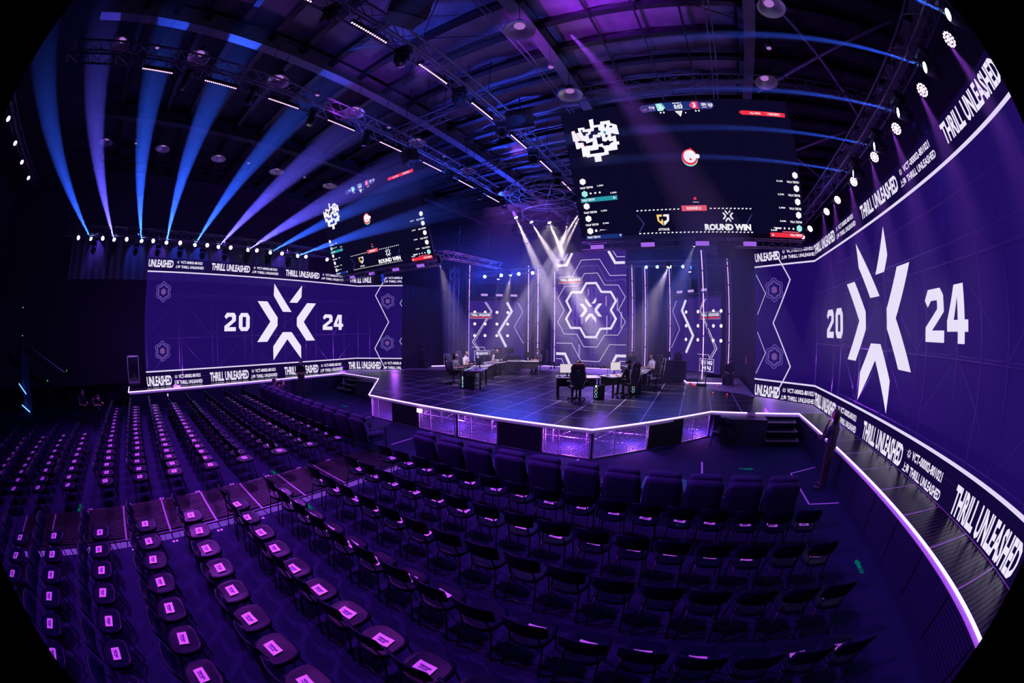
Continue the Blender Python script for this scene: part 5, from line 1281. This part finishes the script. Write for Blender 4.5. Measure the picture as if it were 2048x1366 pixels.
pl('seated player with long dark hair nearest in the left team', -9.80, 12.55, -1.45, CG, hair='long')
pl('seated player in white shirt, left team, second from the stage front', -10.50, 14.3, -1.5, CW_)
pl('seated player with headset at the corner of the left team desks', -10.25, 16.85, -2.4, CW_)
pl('seated player behind the monitor at the far left team desk', -8.45, 18.5, 2.8, CG)
for (x, y, a, lb, on) in ((-4.45, 12.15, .45, 'monitor with bright screen beside the red-patched chair', True), (-3.05, 13.75, 1.0, 'tilted bright monitor of the second right team player', True), (-2.55, 15.3, 1.75, 'dark monitor on the side desk of the right team', False), (-3.0, 17.1, 2.6, 'monitor seen from behind, rear right team desk', False),
        (-8.65, 12.75, -1.45, 'dark monitor seen from behind, near left team desk', False), (-9.5, 14.3, -1.5, 'dark monitor on the second left team desk', False), (-9.6, 16.1, -2.4, 'dark monitor at the corner of the left team desks', False), (-8.75, 17.65, 2.8, 'monitor seen from behind on the far left team desk', False)):
    monitor((x, y, SZ + .753), a, lb, on)
for (x, y, a, lb) in ((-4.0, 12.28, .45, 'keyboard before the red-patched chair'), (-2.75, 13.3, 1.0, 'keyboard of the second right team player'), (-2.15, 15.0, 1.7, 'keyboard on the side desk of the right team'), (-8.75, 12.2, -1.45, 'keyboard with coloured keys on the near left team desk'), (-9.2, 17.2, -2.6, 'keyboard with coloured keys on the far left team desk'), (-9.6, 14.75, -1.5, 'keyboard on the second left team desk')):
    keyboard((x, y, SZ + .753), a, lb)
pc((-3.33, 12.45, SZ), -.25, 'computer with three glowing rings beside the red-patched chair'); pc((-2.28, 14.05, SZ), -.15, 'computer with three glowing rings behind the second right team chair'); pc((-8.63, 11.95, SZ), -.6, 'computer with three glowing rings under the near left team desk')
desk_lamp((-4.7, 12.0, SZ + .753), .4, 'curved stand with headphones at the left end of the right desks'); desk_lamp((-3.2, 13.1, SZ + .753), .9, 'curved stand with headphones between the two right team players'); desk_lamp((-8.5, 12.35, SZ + .753), 1.2, 'curved stand with headphones on the near left team desk')
def boxdesk(label, x, y, a, w_=1.5, h=.95):
    o = thing('box_desk', label, 'desk', (x, y, SZ), (0, 0, a)); MB().box((0, 0, h / 2), (w_, .6, h)).build('body', mat('box_desk_cloth', (.03, .03, .06), .8, 0, .2, 10), o); MB().cham((0, 0, h + .015), (w_ + .06, .66, .03), .005).build('top', DARK, o)
    return o
boxdesk('dark box desk at the right rear of the stage', -1.25, 18.8, -.15, 1.7); monitor((-1.6, 18.75, SZ + .98), 2.9, 'wide dark monitor on the right rear box desk', False, .8, .3)
boxdesk('dark box desk at the left rear of the stage', -11.3, 19.3, .25, 2.2, .8); monitor((-11.6, 19.2, SZ + .83), 3.3, 'dark monitor on the left rear box desk, left one', False, .6); monitor((-10.9, 19.4, SZ + .83), 3.3, 'dark monitor on the left rear box desk, right one', False, .6)
# crew and guests
figure('person standing in dark clothes by the right walkway, hand at chin', (3.42, 7.35, 0), .75, pose_stand(1.76, (.0, 1, .05), 'chin'), CN, CT, 'long', 'long', .014)
figure('person standing in black before the left walkway', (-16.25, 8.4, 0), -2.2, pose_stand(1.78, (.2, 1, .02), 'fold'), CB, CT, 'short', 'short', .018)
figure('person crouching forward in dark shirt at the left rear seats', (-15.0, -2.55, 0), -.9, dict(pelvis=V3(0, -.20, .70), chest=V3(0, .12, .88), neck=V3(0, .30, .95), head=V3(0, .38, .96), look=V3(0, .8, -.6), knee_l=V3(-.15, .18, .52), foot_l=V3(-.14, -.08, .02), knee_r=V3(.15, .20, .52), foot_r=V3(.15, .02, .02), elbow_l=V3(-.24, .42, .80), hand_l=V3(-.12, .64, .84), elbow_r=V3(.24, .40, .78), hand_r=V3(.1, .62, .80)), CB, CT, vox=.018)
figure('person crouching behind the forward-bending one, at the left rear seats', (-15.6, -3.35, 0), -.9, dict(pelvis=V3(0, -.18, .62), chest=V3(0, .02, .88), neck=V3(0, .14, 1.02), head=V3(0, .20, 1.07), look=V3(0, .9, -.5), knee_l=V3(-.15, .25, .50), foot_l=V3(-.14, .0, .02), knee_r=V3(.15, .25, .50), foot_r=V3(.15, .05, .02), elbow_l=V3(-.24, .22, .74), hand_l=V3(-.1, .46, .76), elbow_r=V3(.24, .22, .74), hand_r=V3(.1, .44, .72)), CB, CT, vox=.018)
PHN = emit('phone_glow', (.7, .85, .8), 1.6)
J = pose_sit(.42, (0, 1, 0), .38, 1.0); J.update(elbow_r=V3(.24, .22, .82), hand_r=V3(.16, .34, 1.12), palm=V3(0, -1, 0))
figure('person in a left block armchair holding up a phone', (-13.92, 5.80, 0), 0, J, CG, CT, vox=.018)
o = thing('phone', 'glowing phone held up by the guest in the armchair', 'phone', (-13.76, 6.20, 1.16), (.2, 0, 0)); MB().box((0, 0, .05), (.07, .012, .15)).build('body', DARK, o); MB().box((0, -.008, .05), (.06, .004, .135)).build('screen', PHN, o)
figure('person slouching in a left block armchair beside the one with a phone', (-13.22, 5.85, 0), 0, pose_sit(.42, (.3, 1, 0), .4, .70), CN, CT, vox=.018)
figure('person sitting hunched on the stage beside the right tower', (1.75, 17.6, SZ), -2.9, pose_sit(.42, (0, .8, -.6), .42, .62, .16), CB, CT, vox=.018)
o = thing('flight_case', 'small black case the hunched crew member sits on', 'case', (1.75, 17.66, SZ)); MB().cham((0, 0, .21), (.5, .4, .41), .02).build('body', DARK, o); MB().box((0, -.21, .3), (.12, .02, .04)).build('handle', STEEL, o)
figure('person sitting at the left edge of the stage in violet light', (-15.35, 16.6, SZ), .9, pose_sit(.45, (0, 1, -.3), .35, .65, .1), CN, CT, vox=.018)
o = thing('flight_case', 'small black case under the person at the left stage edge', 'case', (-15.35, 16.6, SZ)); MB().cham((0, 0, .22), (.45, .4, .43), .02).build('body', DARK, o); MB().box((0, .21, .3), (.12, .02, .04)).build('handle', STEEL, o)

# ================================================================ floor furniture around the stage
RIM = mat('step_rim', (.45, .42, .55), .4, .6)
def steps(label, x, y, a):
    o = thing('steps', label, 'steps', (x, y, 0), (0, 0, a))
    for k in range(3):
        z = .2 * (3 - k); yy = -.15 - .30 * k
        MB().box((0, yy, z - .02), (1.08, .30, .03)).build('tread', DARK, o)
        MB().box((0, yy - .15, z - .012), (1.10, .025, .035)).box((-.55, yy, z - .012), (.025, .30, .035)).box((.55, yy, z - .012), (.025, .30, .035)).build('tread_rim', RIM, o)
    for s in (-1, 1): MB().tube((s * .52, -.02, .58), (s * .52, -.88, .02), .02, 6).tube((s * .52, -.05, .0), (s * .52, -.05, .6), .02, 6).build('side_frame', BLACK, o)
steps('three metal-rimmed steps up to the right walkway corner', 3.05, 11.35, 0); steps('dark metal-rimmed steps beside the left notch of the stage', -15.6, 11.42, 0)
def table(label, x, y, a, w_=1.5):
    o = thing('table', label, 'table', (x, y, 0), (0, 0, a)); MB().cham((0, 0, .735), (w_, .6, .03), .005).build('table_top', DARK, o)
    n = 24; vs = []
    for i in range(n + 1): xx = -w_ / 2 + w_ * i / n; vs += [(xx, -.30 - .012 * math.sin(i * 1.9), .72), (xx, -.31 - .02 * math.sin(i * 1.9), .01)]
    MB().add(vs, [(2 * i, 2 * i + 1, 2 * i + 3, 2 * i + 2) for i in range(n)], True).build('cloth_front', DRAPE, o)
    for s in (-1, 1): MB().box((s * (w_ / 2 - .03), .24, .36), (.04, .04, .72)).build('leg', BLACK, o); MB().box((s * (w_ / 2 - .03), -.24, .36), (.04, .04, .72)).build('leg', BLACK, o)
table('black-draped table against the stage, left of the right steps', 1.75, 10.95, 0); table('black-draped table in the notch left of the stage', -13.9, 10.9, 0, 1.3)
cp = plant(PC.t, (.98, 10.35, 0), (0, 0, 2.6), 'black chair standing alone beside the draped table', 'x'); del cp['group']
# left rear: stand, camera, doorway, tubes
def tripod(label, x, y, h, cat='tripod', head=True):
    o = thing('tripod', label, cat, (x, y, 0))
    for k in range(3): a = 2 * PI * k / 3 + .4; MB().tube((0, 0, h * .55), (.42 * math.cos(a), .42 * math.sin(a), 0), .018, 6).build('leg', STEEL, o)
    MB().tube((0, 0, h * .4), (0, 0, h), .022, 6).build('column', STEEL, o)
    if head:
        MB().cham((0, 0, h + .12), (.16, .36, .18), .02).build('camera_body', DARK, o); MB().tube((0, .18, h + .12), (0, .42, h + .12), .06, 10, .07).build('lens', DARK, o); MB().tube((0, -.15, h), (.1, -.5, h - .2), .012, 5).build('pan_handle', STEEL, o); MB().box((-.12, -.1, h + .22), (.14, .02, .10)).build('viewfinder', emit('viewfinder', (.05, .35, .1), 1.0), o)
tripod('camera on a tripod at the left rear, behind the seats', -18.2, -4.6, 1.45); tripod('second camera tripod, further back at the left rear', -17.0, -5.6, 1.2)
o = thing('light_stand', 'upright pole with two blue points and slanted light tubes, far left', 'light stand', (-18.5, -7.9, 0))
MB().tube((0, 0, 0), (0, 0, 4.4), .04, 8).build('pole', STEEL, o)
BT = emit('blue_tube', (.10, .28, 1.0), 3.0, True)
for z in (4.35, 3.2): MB().lathe([(0.001, -.05), (.05, 0), (.001, .05)], (0, 0, z), 8).build('lamp', BT, o)
MB().tube((.1, -.45, 1.25), (.1, .05, .80), .03, 6).build('light_tube', BT, o); MB().tube((.1, -.40, .36), (.1, .15, .0 + .05), .03, 6).build('light_tube', BT, o)
MB().box((-.15, 0, 1.2), (.05, .6, 2.3)).build('panel', mat('blue_panel', (.05, .06, .18), .6), o)
o = thing('stair', 'dark stair with handrail descending along the left wall', 'stairs', (-19.3, -9.5, 0))
for k in range(12): MB().box((0, .12 + .38 * k, 2.6 - .19 * k), (1.0, .38, .04)).build('tread', BLACK, o)
MB().tube((.5, 0, 3.7), (.5, 4.6, 1.55), .025, 6).build('handrail', RIM, o); MB().box((.5, 2.3, 1.4), (.04, 4.9, .25), Matrix.Rotation(-.44, 3, 'X')).build('stringer', BLACK, o)
for k in range(4): MB().tube((.5, .2 + k * 1.4, 2.55 - k * .7), (.5, .2 + k * 1.4, 3.62 - k * .65), .018, 5).build('baluster', STEEL, o)
for k in range(3): MB().tube((.45, .4 + k * 1.6, 0), (.45, .4 + k * 1.6, 2.4 - k * .7), .03, 5).build('post', STEEL, o)
# lit frame beyond the end of the left walkway
o = thing('lit_frame', 'upright violet-edged frame standing at the end of the left walkway', 'frame', (-19.2, -.55, .86)); FR = mat('frame_edge', (.55, .5, .7), .5, .3)
for (c, d) in (((0, -.33, .62), (.04, .05, 1.25)), ((0, .33, .62), (.04, .05, 1.25)), ((0, 0, 1.24), (.04, .7, .06)), ((0, 0, .06), (.04, .7, .10))): MB().box(c, d).build('edge', FR, o)
MB().box((-.01, 0, .62), (.01, .64, 1.2)).build('pane', mat('frame_pane', (.02, .02, .04), .15), o); MB().box((.02, .05, .35), (.01, .02, .2), Matrix.Rotation(.3, 3, 'X')).build('handle', RIM, o)
o = thing('platform', 'black platform carrying the frame past the left walkway', 'platform', (-19.2, -.6, 0)); MB().box((0, 0, .42), (1.2, 1.6, .86)).build('body', BLACK, o); MB().box((.6, 0, .2), (.3, 1.0, .2)).build('step', BLACK, o)
point('frame_light', (-18.9, -.6, 2.3), 6, (.5, .2, 1.0), .1)
o = thing('exit_light', 'small pink-lit notice on the drape right of the stage', 'sign', (2.62, 17.3, 2.0), (0, 0, 1.45)); MB().box((0, 0, 0), (.36, .02, .30)).build('plate', emit('pink_notice', (.30, .03, .22), 1.0), o); MB().box((0, 0, -.17), (.38, .03, .02)).build('ledge', DARK, o)
for i, (x, y) in enumerate(((-.1, 17.6), (.1, 17.0), (1.2, 16.9), (.9, 14.9), (1.5, 14.7))):
    o = thing('red_marker', 'tiny red light on the stage floor near the right tower, %s from the left' % ordn(i + 1), 'light', (x, y, SZ + .01), group='red floor lights by the right tower'); MB().box((0, 0, .02), (.12 if i < 2 else .05, .04, .03)).build('lens', emit('red_led', (1.0, .05, .04), 2.5), o); MB().box((0, 0, 0), (.16, .06, .015)).build('base', DARK, o)
o = thing('work_light', 'bright pink work light under the stage front edge', 'light', (-7.92, 8.30, .62)); MB().box((0, 0, 0), (.2, .05, .12)).build('face', emit('pink_lamp', (1.0, .35, .95), 6.0), o); MB().box((0, .04, 0), (.24, .04, .16)).build('housing', DARK, o)
o = thing('work_light', 'bright violet work light under the left walkway', 'light', (-17.08, 1.3, .55)); MB().box((0, 0, 0), (.05, .45, .10)).build('face', emit('violet_lamp', (.75, .35, 1.0), 5.0), o); MB().box((-.03, 0, 0), (.03, .5, .14)).build('housing', DARK, o)
# tiny white dots scattered on the deck
o = thing('deck_dots', 'scatter of tiny white marks on the stage deck', 'floor marking')
for (x, y) in ((-8.3, 10.6), (-7.6, 10.3), (-6.9, 11.0), (-6.4, 10.2), (-5.9, 10.6), (-7.2, 11.6), (-5.2, 11.1), (-8.9, 11.0), (-6.0, 9.7)): MB().box((x, y, SZ + .003), (.035, .035, .004)).build('dot', NUM, o)

# ================================================================ haze where the lamps cut through it
def haze_mat(name, dens, an=0.35, fade=0):
    m = bpy.data.materials.new(name); m.use_nodes = True; nt = m.node_tree
    for n in list(nt.nodes): nt.nodes.remove(n)
    o = nt.nodes.new('ShaderNodeOutputMaterial'); v = nt.nodes.new('ShaderNodeVolumeScatter')
    v.inputs['Density'].default_value = dens; v.inputs['Anisotropy'].default_value = an; v.inputs['Color'].default_value = (0.95, 0.95, 1, 1)
    nt.links.new(v.outputs[0], o.inputs['Volume'])
    if fade:                                                       # the lamp's haze thins out along the beam
        tc = nt.nodes.new('ShaderNodeTexCoord'); ln = nt.nodes.new('ShaderNodeVectorMath'); ln.operation = 'LENGTH'; nt.links.new(tc.outputs['Object'], ln.inputs[0])
        mr = nt.nodes.new('ShaderNodeMapRange'); mr.interpolation_type = 'SMOOTHSTEP'; mr.inputs['From Min'].default_value = fade * .55; mr.inputs['From Max'].default_value = fade * .99
        mr.inputs['To Min'].default_value = dens; mr.inputs['To Max'].default_value = 0; nt.links.new(ln.outputs['Value'], mr.inputs['Value']); nt.links.new(mr.outputs['Result'], v.inputs['Density'])
        m.cycles.volume_step_rate = 8.0
    else: m.cycles.homogeneous_volume = True
    return m
HMS = {}
for (loc, d, ang, L, label, group, dens) in BEAMS:
    key = (dens, round(L, 1))
    if key not in HMS: HMS[key] = haze_mat('beam_haze', dens * 1.25, .35, L)
    HM = HMS[key]
    d = Vector(d).normalized(); q = d.to_track_quat('Z', 'Y').to_matrix(); R = math.tan(math.radians(ang / 2))
    pr = [(0.0, 0.0), (0.05, 0.04), (0.035 + R * L * 0.5, L * 0.5), (0.035 + R * L, L)]
    b = MB().lathe(pr[1:], n=20, m=q)
    n = 20; b.f.append(tuple(range(n - 1, -1, -1))); b.f.append(tuple(2 * n + i for i in range(n))); b.sm += [False, False]
    o = b.build('light_beam', HM, loc=loc); tag(o, label, 'light beam', group, 'stuff')

SH = haze_mat('stage_haze', 0.010, 0.3)
b = MB().prism([(-15.6, 12.0), (2.4, 12.0), (2.4, 20.2), (2.4, 28.5), (-15.6, 28.5), (-15.6, 20.2)], 0.9, 8.4)
tag(b.build('stage_haze', SH), 'thin haze hanging over the stage and in front of the back screens', 'haze', kind='stuff')
